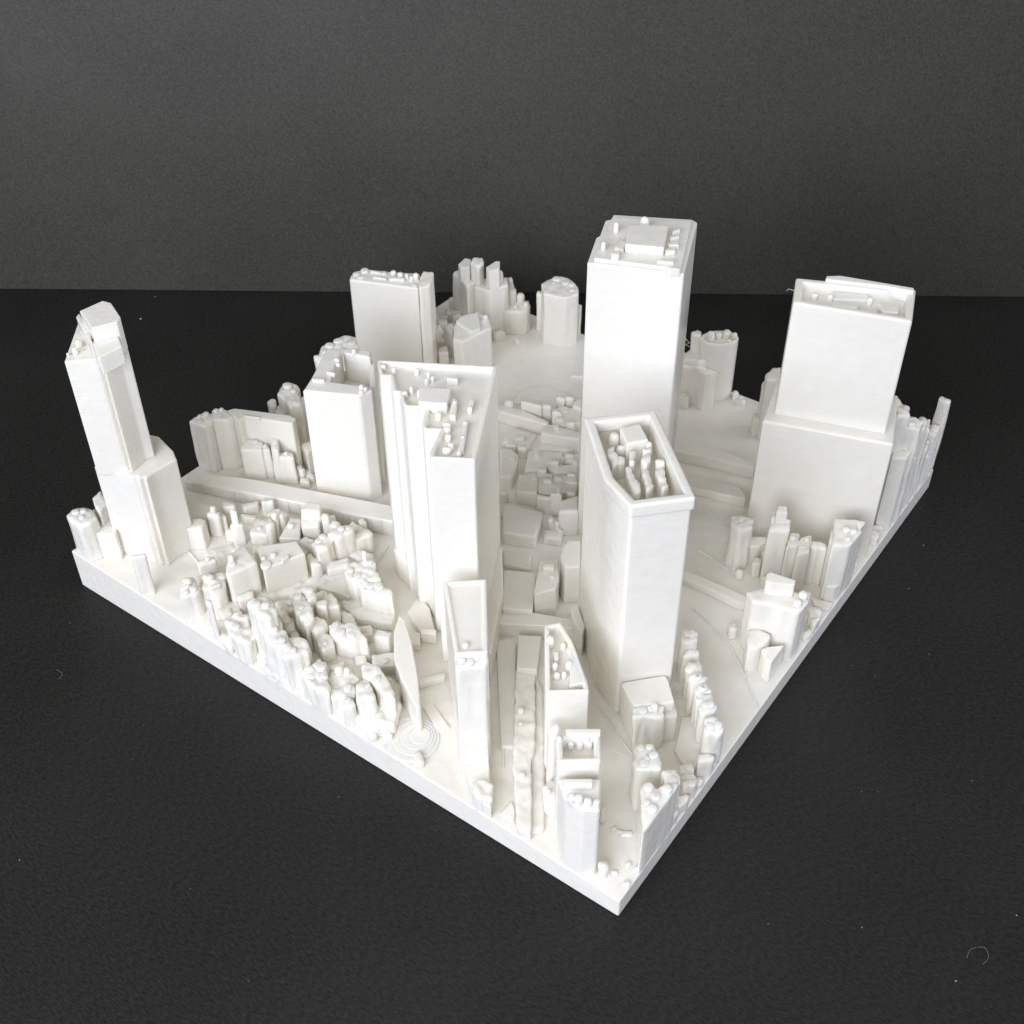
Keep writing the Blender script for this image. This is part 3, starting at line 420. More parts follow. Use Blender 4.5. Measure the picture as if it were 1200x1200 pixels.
{'n': 'house_block', 'z': 17.0, 'zb': 6.75, 'p': [(8.66, 71.71), (8.05, 67.85), (6.15, 63.85), (7.29, 61.99), (8.35, 63.31), (11.87, 69.57), (11.83, 73.52), (10.63, 73.72)], 'label': 'curved bar house sloping to a rounded end', 'lump': 0.8, 'subs': [('peg', 9.1, 68.19, 1.0, 0.3, 'rooftop_vent'), ('peg', 9.1, 68.19, 1.1, 0.3, 'rooftop_vent')]},
{'n': 'house_block', 'z': 14.02, 'zb': 7.18, 'p': [(3.21, 75.92), (6.65, 73.7), (8.62, 73.56), (9.84, 77.74), (6.98, 79.61), (4.91, 79.32)], 'label': 'gabled house with knobs along its back', 'lump': 0.7, 'subs': [('peg', 7.36, 77.94, 1.2, 2.6, 'rooftop_vent'), ('peg', 8.45, 76.73, 1.0, 1.8, 'rooftop_vent'), ('peg', 7.82, 77.69, 1.1, 1.2, 'rooftop_vent')]},
{'n': 'house_block', 'z': 15.91, 'zb': 7.34, 'p': [(0.65, 80.81), (0.3, 77.68), (0.75, 75.0), (2.4, 76.79), (4.63, 81.0), (4.69, 83.58), (3.19, 84.1), (1.42, 83.41)], 'label': 'fan-fronted house at the left edge', 'lump': 1.0, 'subs': [('peg', 3.03, 82.56, 1.4, 0.9, 'rooftop_vent'), ('peg', 3.05, 80.75, 1.2, 0.5, 'rooftop_vent'), ('peg', 1.98, 81.12, 1.2, 0.5, 'rooftop_vent')]},
{'n':'house_block','z':16.21,'zb':7.42,'p':[(2.95,78.81),(3.79,78.17),(5.56,79.92),(6.7,83.15),(4.88,83.55)],'lump':0.9,'subs':[('peg',4.77,80.72,1.3,0.7,'rooftop_vent')]},
{'n':'house_block','z':14.46,'zb':7.13,'p':[(1.02,74.23),(2.72,72.35),(4.15,70.85),(6.11,72.25),(6.08,74.38),(2.73,75.44),(2.1,77.36)],'lump':0.7,'subs':[('peg',4.91,73.32,1.2,0.6,'rooftop_vent')]},
{'n':'house_block','z':14.85,'zb':7.08,'p':[(0.4,69.95),(1.91,68.85),(3.12,70.97),(2.85,72.11),(1.8,72.04)],'lump':0.9,'subs':[('peg',2.02,70.78,0.9,0.5,'rooftop_vent')]},
{'n': 'house_block', 'z': 16.3, 'zb': 6.91, 'p': [(2.94, 68.36), (5.51, 65.76), (7.39, 68.26), (8.1, 70.39), (6.68, 71.61), (4.82, 70.84)], 'label': 'upright rounded house in front of the curved bar', 'lump': 0.9, 'subs': [('peg', 5.74, 69.93, 1.2, 0.6, 'rooftop_vent'), ('peg', 6.65, 69.26, 1.0, 0.5, 'rooftop_vent')]},
{'n':'house_block','z':11.58,'zb':6.83,'p':[(3.91,64.59),(4.42,63.36),(5.61,64.22),(6.13,65.26),(5.01,65.82)],'lump':0.8},
{'n':'kerb_stone','z':9.68,'zb':6.84,'p':[(0.3,64.08),(0.88,62.77),(1.85,63.14),(1.91,64.55),(0.94,64.93)],'lump':1.0},
{'n':'kerb_stone','z':9.36,'zb':6.71,'p':[(2.32,61.37),(2.9,60.06),(3.87,60.42),(3.94,61.83),(2.96,62.21)],'lump':1.0},
{'n':'kerb_stone','z':10.12,'zb':7.66,'p':[(0.3,84.44),(0.9,83.08),(1.89,83.52),(1.95,85.02),(0.95,85.37)],'lump':1.0},
{'n':'kerb_stone','z':9.19,'zb':6.95,'p':[(1.13,67.01),(1.71,65.69),(2.69,66.07),(2.75,67.5),(1.77,67.87)],'lump':1.0},
{'n': 'house_block', 'z': 17.5, 'zb': 7.33, 'p': [(28.48, 93.01), (30.21, 90.56), (32.53, 87.29), (33.6, 88.86), (36.75, 93.19), (35.29, 94.94), (32.0, 96.1), (30.18, 96.17)], 'label': 'house block carrying a thin mast, beside the sawtooth tower', 'lump': 0.9, 'subs': [('peg', 34.96, 93.88, 0.7, 4.6, 'mast'), ('peg', 30.64, 94.76, 1.1, 0.8, 'rooftop_vent'), ('peg', 34.7, 93.3, 1.1, 1.2, 'rooftop_vent'), ('peg', 35.18, 92.8, 1.0, 1.0, 'rooftop_vent'), ('peg', 32.93, 91.85, 0.9, 0.6, 'rooftop_vent'), ('peg', 30.32, 92.37, 1.1, 0.5, 'rooftop_vent')]},
{'n':'house_block','z':16.8,'zb':7.19,'p':[(28.03,88.76),(28.7,85.41),(30.31,81.93),(31.51,83.25),(31.72,85.37),(33.3,88.66),(31.84,90.72),(29.67,91.32)],'lump':1.0,'subs':[('peg',30.02,88.12,1.4,0.5,'rooftop_vent'),('peg',30.07,89.78,1.1,0.8,'rooftop_vent'),('peg',31.15,86.92,1.2,0.6,'rooftop_vent'),('peg',30.84,85.86,1.0,0.3,'rooftop_vent')]},
{'n': 'house_block', 'z': 20.0, 'zb': 7.99, 'p': [(38.08, 116.94), (40.3, 113.14), (42.67, 114.94), (41.13, 118.16)], 'label': 'cube-topped pillar house behind the long box roof', 'lump': 0.4},
{'n':'house_block','z':17.0,'zb':7.99,'p':[(36.07,115.37),(38.35,112.15),(42.33,114.71),(42.15,117.05),(40.23,119.41)],'lump':0.4},
{'n':'house_block','z':18.0,'zb':7.83,'p':[(30.68,104.68),(33.96,104.56),(35.69,104.73),(37.95,108.14),(34.29,108.67),(31.93,108.07)],'lump':0.9,'subs':[('peg',35.08,107.44,1.1,1.0,'rooftop_vent'),('peg',33.53,107.44,1.0,0.5,'rooftop_vent')]},
{'n': 'house_block', 'z': 19.0, 'zb': 7.65, 'p': [(36.39, 103.85), (41.08, 102.5), (41.65, 103.68), (40.29, 105.94), (39.56, 105.98), (36.33, 106.55)], 'label': 'pale slab house next to the cube-topped pillar', 'lump': 0.5, 'subs': [('peg', 39.09, 104.86, 1.2, 1.0, 'rooftop_vent'), ('peg', 38.27, 104.33, 0.9, 0.4, 'rooftop_vent'), ('peg', 40.5, 103.94, 0.8, 0.3, 'rooftop_vent')]},
{'n':'house_block','z':15.21,'zb':7.93,'p':[(28.75,105.41),(30.06,104.19),(31.38,107.47),(31.48,108.95),(30.41,108.84)],'lump':0.8},
{'n':'pillar','z':18.64,'zb':7.91,'p':[(40.65,110.84),(41.83,111.9),(41.37,112.89),(40.11,112.28)],'lump':0.7},
{'n':'pillar','z':16.07,'zb':7.82,'p':[(41.66,108.57),(42.84,109.27),(42.36,111.67),(40.72,111.25)],'lump':0.9},
{'n':'low_block','z':11.35,'zb':7.59,'p':[(26.82,100.43),(27.46,98.28),(28.21,93.53),(31.66,94.85),(32.92,99.37),(26.59,102.63)]},
{'n': 'blade_wall', 'z': 16.5, 'zb': 6.51, 'p': [(22.28, 74.58), (15.87, 69.25), (12.51, 64.41), (7.98, 56.45), (8.95, 56.08), (14.66, 61.38), (22.1, 69.23), (26.72, 75.17), (27.15, 77.11)], 'label': 'leaf-shaped blade block standing alone between houses and wedge building'},
{'n': 'low_block', 'z': 11.44, 'zb': 6.77, 'p': [(28.93, 72.51), (30.75, 69.37), (31.91, 70.28), (30.03, 73.52)], 'label': 'small cube against the side of the wedge building'},
{'n':'low_block','z':10.34,'zb':6.87,'p':[(25.46,73.06),(26.88,71.06),(29.74,73.36),(28.4,76.42)]},
{'n': 'low_block', 'z': 9.46, 'zb': 6.56, 'p': [(17.81, 64.19), (22.91, 60.79), (24.02, 61.72), (19.12, 65.37)], 'label': 'low white bar between the leaf blade and the wedge building'},
{'n':'low_block','z':8.17,'zb':6.31,'p':[(10.63,52.79),(13.12,51.8),(16.45,59.48),(14.27,60.46)]},
{'n':'low_block','z':9.77,'zb':6.81,'p':[(30.39,73.93),(32.41,71.09),(37.62,76.82),(39.62,81.35),(37.06,81.26),(33.45,80.28)]},
{'n':'kerb_stone','z':9.1,'zb':6.34,'p':[(0.62,51.45),(1.97,50.52),(3.89,52.64),(2.44,53.22)],'lump':0.7},
{'n': 'stepped_disc', 'z': 7.98, 'zb': 6.32, 'p': [(12.22, 56.93), (12.01, 58.54), (11.39, 60.03), (10.4, 61.32), (9.12, 62.3), (7.62, 62.92), (6.02, 63.13), (4.41, 62.92), (2.92, 62.3), (1.63, 61.32), (0.65, 60.03), (0.03, 58.54), (-0.18, 56.93), (0.03, 55.33), (0.65, 53.83), (1.63, 52.55), (2.92, 51.56), (4.41, 50.94), (6.02, 50.73), (7.62, 50.94), (9.12, 51.56), (10.4, 52.55), (11.39, 53.83), (12.01, 55.33)], 'label': 'faint stepped disc in the square beside the leaf blade'},
{'n':'stepped_disc','z':8.12,'zb':6.35,'p':[(11.47,56.53),(11.3,57.81),(10.8,59.01),(10.02,60.03),(8.99,60.82),(7.8,61.31),(6.52,61.48),(5.24,61.31),(4.04,60.82),(3.02,60.03),(2.23,59.01),(1.74,57.81),(1.57,56.53),(1.74,55.25),(2.23,54.06),(3.02,53.03),(4.04,52.25),(5.24,51.75),(6.52,51.58),(7.8,51.75),(8.99,52.25),(10.02,53.03),(10.8,54.06),(11.3,55.25)]},
{'n':'stepped_disc','z':8.26,'zb':6.38,'p':[(10.72,56.13),(10.59,57.09),(10.22,57.98),(9.63,58.75),(8.87,59.34),(7.98,59.71),(7.02,59.83),(6.06,59.71),(5.17,59.34),(4.4,58.75),(3.81,57.98),(3.44,57.09),(3.32,56.13),(3.44,55.17),(3.81,54.28),(4.4,53.52),(5.17,52.93),(6.06,52.56),(7.02,52.43),(7.98,52.56),(8.87,52.93),(9.63,53.52),(10.22,54.28),(10.59,55.17)]},
{'n':'stepped_disc','z':8.4,'zb':6.41,'p':[(9.97,55.73),(9.88,56.37),(9.64,56.96),(9.25,57.46),(8.74,57.85),(8.15,58.1),(7.52,58.18),(6.88,58.1),(6.29,57.85),(5.79,57.46),(5.4,56.96),(5.15,56.37),(5.07,55.73),(5.15,55.1),(5.4,54.51),(5.79,54.0),(6.29,53.61),(6.88,53.37),(7.52,53.28),(8.15,53.37),(8.74,53.61),(9.25,54.0),(9.64,54.51),(9.88,55.1)]},
{'n': 'viaduct', 'z': 13.6, 'zb': 7.34, 'p': [(43.09, 129.47), (48.24, 113.66), (53.26, 99.89), (57.75, 104.74), (48.71, 130.26), (44.14, 142.67), (37.06, 156.89), (33.74, 154.98)], 'label': 'long raised viaduct crossing behind the left field', 'arches': 1, 'subs': [('box', [(33.93, 153.74), (34.12, 153.22), (34.83, 153.48), (34.63, 154.0)], -0.35, 'viaduct_pier', -4.5), ('box', [(34.96, 150.93), (35.15, 150.4), (35.86, 150.66), (35.67, 151.19)], -0.35, 'viaduct_pier', -4.5), ('box', [(35.99, 148.11), (36.19, 147.59), (36.89, 147.84), (36.7, 148.37)], -0.35, 'viaduct_pier', -4.5), ('box', [(37.03, 145.29), (37.22, 144.77), (37.92, 145.03), (37.73, 145.55)], -0.35, 'viaduct_pier', -4.5), ('box', [(38.06, 142.48), (38.25, 141.95), (38.96, 142.21), (38.76, 142.74)], -0.35, 'viaduct_pier', -4.5), ('box', [(39.09, 139.66), (39.28, 139.13), (39.99, 139.39), (39.8, 139.92)], -0.35, 'viaduct_pier', -4.5), ('box', [(40.12, 136.84), (40.32, 136.32), (41.02, 136.58), (40.83, 137.1)], -0.35, 'viaduct_pier', -4.5), ('box', [(41.16, 134.03), (41.35, 133.5), (42.05, 133.76), (41.86, 134.29)], -0.35, 'viaduct_pier', -4.5), ('box', [(42.19, 131.21), (42.38, 130.68), (43.08, 130.94), (42.89, 131.47)], -0.35, 'viaduct_pier', -4.5), ('box', [(43.23, 128.23), (43.41, 127.7), (44.12, 127.93), (43.95, 128.46)], -0.35, 'viaduct_pier', -4.5), ('box', [(44.16, 125.38), (44.33, 124.84), (45.05, 125.08), (44.87, 125.61)], -0.35, 'viaduct_pier', -4.5), ('box', [(45.09, 122.52), (45.26, 121.99), (45.98, 122.22), (45.8, 122.76)], -0.35, 'viaduct_pier', -4.5), ('box', [(46.02, 119.67), (46.19, 119.14), (46.91, 119.37), (46.73, 119.9)], -0.35, 'viaduct_pier', -4.5), ('box', [(46.95, 116.82), (47.12, 116.29), (47.83, 116.52), (47.66, 117.05)], -0.35, 'viaduct_pier', -4.5), ('box', [(47.88, 113.97), (48.05, 113.43), (48.76, 113.67), (48.59, 114.2)], -0.35, 'viaduct_pier', -4.5), ('box', [(48.42, 112.43), (48.61, 111.91), (49.32, 112.16), (49.13, 112.69)], -0.35, 'viaduct_pier', -4.5), ('box', [(49.45, 109.61), (49.64, 109.09), (50.34, 109.34), (50.15, 109.87)], -0.35, 'viaduct_pier', -4.5), ('box', [(50.48, 106.79), (50.67, 106.27), (51.37, 106.52), (51.18, 107.05)], -0.35, 'viaduct_pier', -4.5), ('box', [(51.5, 103.98), (51.69, 103.45), (52.4, 103.71), (52.21, 104.23)], -0.35, 'viaduct_pier', -4.5), ('box', [(52.53, 101.16), (52.72, 100.63), (53.43, 100.89), (53.23, 101.41)], -0.35, 'viaduct_pier', -4.5)]},
{'n': 'building', 'z': 26.0, 'zb': 9.02, 'p': [(43.26, 154.35), (47.28, 154.96), (49.11, 156.63), (47.64, 158.28), (44.7, 159.46), (42.44, 159.7)], 'label': 'tall block at the far left behind the viaduct', 'lump': 0.6, 'subs': [('peg', 44.97, 158.27, 0.9, 0.6, 'rooftop_vent'), ('peg', 45.13, 158.26, 0.9, 0.9, 'rooftop_vent'), ('peg', 46.55, 157.51, 1.1, 1.2, 'rooftop_vent'), ('peg', 43.86, 157.05, 0.8, 0.3, 'rooftop_vent'), ('peg', 45.96, 157.81, 1.0, 0.8, 'rooftop_vent')]},
{'n':'building','z':27.0,'zb':8.83,'p':[(45.62,153.81),(47.89,150.6),(49.61,150.68),(50.6,154.8),(48.44,157.0)],'lump':0.4,'subs':[('peg',48.38,155.47,0.9,1.0,'rooftop_vent'),('peg',49.44,154.62,0.9,1.0,'rooftop_vent'),('peg',47.83,153.56,0.8,0.4,'rooftop_vent')]},
{'n': 'building', 'z': 27.0, 'zb': 8.19, 'p': [(48.88, 147.68), (51.18, 148.04), (56.18, 135.78), (58.42, 136.53), (58.53, 138.74), (52.37, 152.72), (50.48, 153.79)], 'label': 'long back slab behind the viaduct, seen over small pillars', 'subs': [('box', [(50.88, 147.64), (52.55, 143.7), (53.14, 144.12), (51.4, 148.16)], 0.5, 'rooftop_unit', 0.0)]},
{'n': 'building', 'z': 19.8, 'zb': 8.57, 'p': [(46.54, 146.25), (49.66, 141.83), (52.28, 144.0), (50.66, 148.63)], 'label': 'chamfered low block before the long back slab', 'lump': 0.3, 'subs': [('peg', 50.91, 145.12, 0.8, 0.8, 'rooftop_vent')]},
{'n':'pillar','z':19.5,'zb':8.51,'p':[(51.16,140.82),(52.36,142.2),(51.55,143.35),(50.1,142.32)],'lump':0.6,'subs':[('peg',51.3,142.17,0.8,0.7,'rooftop_vent')]},
{'n':'pillar','z':21.0,'zb':8.4,'p':[(51.27,137.44),(53.05,138.76),(54.85,140.86),(53.81,141.55),(50.31,138.8)],'lump':0.6,'subs':[('peg',52.66,139.48,0.8,0.7,'rooftop_vent')]},
{'n':'pillar','z':18.5,'zb':8.27,'p':[(53.17,134.0),(54.63,135.75),(53.09,138.71),(51.24,137.49)],'lump':0.6,'subs':[('peg',53.23,136.6,0.8,0.7,'rooftop_vent')]},
{'n':'pillar','z':17.31,'zb':8.06,'p':[(57.24,133.06),(60.2,133.51),(61.9,136.59),(59.58,137.51)]},
{'n':'kerb_stone','z':11.35,'zb':8.12,'p':[(56.24,133.98),(57.29,132.8),(58.4,133.98),(57.35,135.16)],'lump':0.8},
{'n':'kerb_stone','z':11.38,'zb':8.15,'p':[(52.97,131.72),(54.01,130.55),(55.11,131.71),(54.07,132.88)],'lump':0.8},
{'n':'kerb_stone','z':11.33,'zb':8.1,'p':[(55.28,132.33),(56.32,131.16),(57.43,132.33),(56.38,133.5)],'lump':0.8},
{'n': 'pillar', 'z': 19.0, 'zb': 8.33, 'p': [(65.66, 154.33), (66.57, 153.04), (68.49, 155.04), (68.1, 156.27), (66.74, 156.17)], 'label': 'little peg tower behind the long back slab', 'lump': 0.5},
{'n': 'building', 'z': 24.0, 'zb': 8.09, 'p': [(64.31, 144.67), (66.65, 143.0), (71.68, 149.24), (71.58, 152.3), (69.7, 152.9), (66.16, 150.33)], 'label': 'lumpy tower behind the long back slab', 'lump': 1.0, 'subs': [('peg', 69.85, 150.81, 1.6, 1.5, 'rooftop_vent'), ('peg', 69.45, 148.35, 1.2, 0.8, 'rooftop_vent')]},
{'n':'building','z':19.0,'zb':8.18,'p':[(64.38,150.31),(66.7,146.2),(68.15,149.13),(67.17,152.18),(65.09,151.79)],'lump':0.8},
{'n': 'building', 'z': 36.0, 'zb': 7.44, 'p': [(72.39, 140.34), (75.66, 139.38), (79.49, 136.93), (82.82, 135.95), (86.5, 139.48), (85.83, 141.2), (83.56, 142.49), (80.01, 142.96), (77.85, 142.99), (75.35, 142.05), (73.17, 142.19)], 'label': 'ragged roofline just behind the courtyard tower', 'lump': 1.0, 'subs': [('peg', 78.48, 141.79, 1.6, 1.0, 'rooftop_vent'), ('peg', 81.55, 141.23, 1.6, 1.0, 'rooftop_vent'), ('peg', 83.05, 137.87, 1.4, 0.8, 'rooftop_vent'), ('peg', 83.78, 140.63, 1.5, 0.6, 'rooftop_vent'), ('peg', 76.1, 141.04, 1.3, 0.6, 'rooftop_vent')]},
{'n': 'slab_tower', 'z': 38.5, 'zb': 6.55, 'p': [(111.66, 138.11), (114.24, 139.52), (118.31, 142.8), (114.09, 150.54), (111.72, 156.11), (108.68, 158.69), (105.76, 158.05), (104.1, 156.95)], 'label': 'broad slab tower at the back left with pegs along its roof', 'subs': [('peg', 109.98, 156.26, 1.6, 0.8, 'rooftop_vent'), ('peg', 107.34, 157.11, 1.4, 0.6, 'rooftop_vent'), ('peg', 106.88, 155.0, 1.2, 0.5, 'rooftop_vent'), ('peg', 112.97, 148.06, 1.1, 2.0, 'rooftop_vent'), ('peg', 113.32, 145.82, 1.0, 2.0, 'rooftop_vent'), ('peg', 114.04, 144.08, 0.8, 1.8, 'rooftop_vent'), ('peg', 113.83, 142.23, 0.8, 1.8, 'rooftop_vent'), ('peg', 115.15, 141.73, 1.1, 2.4, 'rooftop_vent'), ('box', [(109.96, 147.18), (112.04, 143.36), (113.15, 143.93), (111.17, 148.03)], 0.8, 'rooftop_unit', 0.0), ('box', [(108.27, 151.73), (109.76, 147.89), (110.52, 148.53), (109.22, 152.54)], 0.5, 'rooftop_unit', 0.0), ('box', [(110.17, 154.38), (111.18, 150.77), (111.79, 151.64), (110.9, 154.65)], 0.6, 'rooftop_unit', 0.0), ('peg', 112.12, 150.88, 1.3, 0.7, 'rooftop_vent'), ('peg', 112.47, 140.06, 0.9, 0.4, 'rooftop_vent')]},
{'n':'slab_tower','z':39.5,'zb':6.47,'p':[(110.84,136.88),(113.64,135.83),(117.51,137.58),(119.65,139.12),(118.42,141.48),(114.98,139.88)],'lump':0.3},
{'n': 'building', 'z': 25.0, 'zb': 5.72, 'p': [(140.83, 146.5), (137.93, 141.31), (142.67, 140.76), (146.19, 145.19), (143.81, 149.38), (141.4, 149.63)], 'label': 'far back tower cluster, its left block', 'lump': 0.4, 'subs': [('box', [(139.02, 144.62), (141.0, 142.59), (144.9, 144.95), (144.54, 147.06), (140.41, 146.57)], 4.5, 'plant_room', 0.0)]},
{'n': 'pillar', 'z': 31.0, 'zb': 5.73, 'p': [(141.2, 139.47), (143.5, 139.33), (145.64, 141.34), (144.16, 143.46), (141.74, 142.63)], 'label': 'tallest pillar of the far back cluster', 'lump': 0.5},
{'n': 'building', 'z': 24.0, 'zb': 5.59, 'p': [(140.87, 135.05), (147.12, 132.62), (149.71, 135.96), (147.34, 140.12), (143.25, 141.23), (140.21, 140.13)], 'label': 'far back tower cluster, its broad front block', 'lump': 0.4, 'subs': [('box', [(140.87, 135.19), (144.04, 133.77), (147.76, 136.31), (147.01, 137.39), (142.43, 137.62)], 6.5, 'plant_room', 0.0), ('peg', 147.24, 135.85, 1.2, 4.5, 'rooftop_vent'), ('peg', 144.67, 135.78, 0.9, 1.2, 'rooftop_vent'), ('peg', 146.21, 135.15, 0.8, 1.2, 'rooftop_vent')]},
{'n':'building','z':20.0,'zb':5.4,'p':[(148.89,133.64),(150.72,132.6),(156.54,138.56),(154.91,140.08)],'lump':0.5,'subs':[('peg',152.77,136.22,1.2,2.6,'rooftop_vent')]},
{'n': 'building', 'z': 15.5, 'zb': 5.45, 'p': [(147.99, 128.9), (149.8, 127.85), (152.58, 128.51), (154.43, 130.52), (152.66, 134.61), (147.54, 135.67), (144.16, 135.11)], 'label': 'small lumpy-roofed block before the far back cluster', 'lump': 0.5, 'subs': [('peg', 146.95, 134.63, 0.9, 1.8, 'rooftop_vent'), ('peg', 149.96, 133.55, 1.0, 1.2, 'rooftop_vent'), ('peg', 152.5, 132.08, 1.6, 3.5, 'rooftop_vent'), ('peg', 148.49, 131.02, 0.8, 1.2, 'rooftop_vent'), ('peg', 151.35, 129.23, 0.9, 1.5, 'rooftop_vent'), ('peg', 145.72, 134.08, 0.7, 0.8, 'rooftop_vent')]},
{'n': 'building', 'z': 24.5, 'zb': 5.31, 'p': [(148.41, 120.33), (149.95, 114.07), (154.04, 112.32), (157.34, 114.5), (159.7, 118.9), (158.91, 122.38), (154.73, 124.4), (152.58, 124.35)], 'label': 'six-sided block standing alone at the back', 'lump': 0.4, 'subs': [('peg', 156.95, 121.91, 1.6, 0.8, 'rooftop_vent'), ('peg', 156.86, 118.43, 1.5, 0.7, 'rooftop_vent'), ('peg', 156.95, 116.42, 1.2, 0.7, 'rooftop_vent'), ('peg', 154.68, 114.71, 1.2, 0.4, 'rooftop_vent'), ('peg', 154.74, 121.54, 1.0, 0.4, 'rooftop_vent')]},
{'n':'building','z':22.5,'zb':5.46,'p':[(151.02,120.55),(152.21,115.07),(153.21,115.91),(152.11,121.13)]},
{'n':'pillar','z':20.0,'zb':5.43,'p':[(153.51,124.76),(155.03,125.69),(154.85,127.03),(153.33,126.55)],'lump':0.3},
{'n':'pillar','z':17.0,'zb':5.31,'p':[(158.45,113.85),(159.7,114.38),(159.62,116.04),(157.95,116.09)],'lump':0.3},
{'n': 'building', 'z': 22.0, 'zb': 6.05, 'p': [(116.98, 127.48), (127.61, 125.0), (131.54, 128.77), (131.84, 132.73), (122.88, 134.58), (116.64, 130.04)], 'label': 'box with a tilted white plate on its roof, behind the sawtooth tower', 'lump': 0.3, 'subs': [('box', [(121.9, 129.77), (121.64, 127.31), (124.37, 126.25), (130.94, 132.03), (126.36, 134.9), (123.13, 134.43)], 1.0, 'tilted_plate', 0.0), ('peg', 129.89, 128.63, 1.0, 2.0, 'rooftop_vent')]},
{'n':'building','z':13.64,'zb':6.38,'p':[(117.95,136.99),(120.05,135.41),(122.5,137.61),(120.38,139.19)],'lump':0.3},
{'n':'building','z':16.46,'zb':6.22,'p':[(125.27,137.85),(128.19,139.53),(128.99,141.33),(126.57,141.82)],'lump':0.4},
{'n':'kerb_stone','z':8.12,'zb':5.69,'p':[(142.6,126.85),(143.29,125.88),(144.89,127.31),(143.93,127.92)],'lump':0.6},
{'n':'low_block','z':11.2,'zb':5.94,'p':[(136.33,151.28),(137.93,149.45),(140.04,151.09),(138.28,152.81)],'lump':0.7},
{'n':'low_block','z':12.14,'zb':5.88,'p':[(138.06,150.12),(139.67,148.3),(141.79,149.94),(140.03,151.66)],'lump':0.7},
{'n':'low_block','z':13.16,'zb':5.9,'p':[(136.9,146.72),(138.5,144.91),(140.6,146.53),(138.86,148.24)],'lump':0.7},
{'n':'low_block','z':12.32,'zb':6.07,'p':[(131.97,148.39),(133.55,146.59),(135.62,148.2),(133.88,149.9)],'lump':0.7},
{'n':'low_block','z':12.44,'zb':6.19,'p':[(128.02,147.7),(129.6,145.91),(131.63,147.51),(129.91,149.2)],'lump':0.7},
{'n': 'round_tower', 'z': 26.5, 'zb': 5.3, 'p': [(159.41, 62.06), (159.7, 63.92), (159.08, 66.07), (157.68, 68.07), (155.77, 69.51), (153.74, 70.11), (152.0, 69.75), (150.9, 68.51), (150.63, 66.65), (151.25, 64.53), (152.64, 62.57), (154.52, 61.13), (156.53, 60.52), (158.27, 60.84)], 'label': 'round tower with a broken rim at the back right', 'rim': (1.0, 1.2), 'subs': [('peg', 154.5, 67.77, 1.5, 1.6, 'rooftop_vent'), ('peg', 157.93, 64.56, 1.6, 1.3, 'rooftop_vent'), ('peg', 158.25, 62.2, 1.0, 1.2, 'rooftop_vent'), ('peg', 156.45, 66.22, 1.3, 0.8, 'rooftop_vent'), ('peg', 154.0, 67.09, 1.0, 0.8, 'rooftop_vent'), ('peg', 155.31, 62.4, 0.9, 0.4, 'rooftop_vent')]},
{'n': 'pillar', 'z': 27.0, 'zb': 5.37, 'p': [(151.3, 71.28), (152.49, 70.03), (154.19, 70.67), (154.56, 72.16), (152.26, 72.52)], 'label': 'thin pillar attached to the round tower', 'lump': 0.5},
{'n':'building','z':21.0,'zb':5.39,'p':[(147.39,71.97),(148.54,67.81),(150.84,66.23),(151.97,69.75),(153.01,72.6),(150.05,73.34)],'lump':0.6},
{'n': 'building', 'z': 19.5, 'zb': 5.41, 'p': [(146.42, 70.31), (147.83, 67.89), (146.53, 64.3), (148.98, 62.49), (148.97, 65.02), (150.28, 68.64), (147.64, 71.97), (146.04, 71.7)], 'label': 'fluted block at the foot of the round tower', 'lump': 0.4, 'subs': [('peg', 147.84, 67.79, 1.0, 0.4, 'rooftop_vent'), ('peg', 147.84, 67.79, 0.9, 0.4, 'rooftop_vent')]},
{'n':'kerb_stone','z':8.72,'zb':5.31,'p':[(155.98,59.25),(157.75,58.42),(158.8,59.62),(158.21,60.12)],'lump':0.3},
{'n': 'building', 'z': 27.0, 'zb': 5.35, 'p': [(143.97, 44.87), (145.97, 42.04), (150.96, 44.55), (149.96, 46.13), (145.87, 46.14)], 'label': 'narrow block squeezed against the left of the right-hand tower', 'lump': 0.3},
{'n':'building','z':22.0,'zb':5.35,'p':[(145.74,46.41),(146.91,44.76),(150.23,46.45),(149.87,47.78),(148.22,47.69)],'lump':0.3},
{'n':'building','z':12.58,'zb':5.37,'p':[(144.07,46.98),(145.34,45.19),(148.19,46.66),(146.63,48.47)],'lump':0.3},
{'n': 'building', 'z': 19.8, 'zb': 5.29, 'p': [(94.2, 25.45), (96.5, 23.78), (99.64, 24.96), (99.11, 27.59), (97.43, 29.15), (94.97, 28.07)], 'label': 'small lumpy-topped block, leftmost before the right-hand tower', 'lump': 0.7, 'subs': [('peg', 97.46, 27.15, 1.0, 0.6, 'rooftop_vent'), ('peg', 97.51, 25.37, 1.1, 0.4, 'rooftop_vent'), ('peg', 95.47, 26.54, 0.8, 0.3, 'rooftop_vent'), ('peg', 96.31, 27.65, 0.8, 0.3, 'rooftop_vent')]},
{'n':'building','z':11.99,'zb':5.26,'p':[(98.52,24.38),(99.46,22.52),(102.22,21.83),(103.74,22.37),(101.81,25.63),(100.93,25.53)],'lump':0.4},
{'n':'building','z':10.44,'zb':5.22,'p':[(95.82,19.95),(97.41,20.31),(97.74,21.41),(96.59,21.99)],'lump':0.4},
{'n':'pillar','z':8.98,'zb':5.26,'p':[(91.52,22.4),(92.7,22.8),(92.81,23.68),(91.86,23.99)],'lump':0.7},
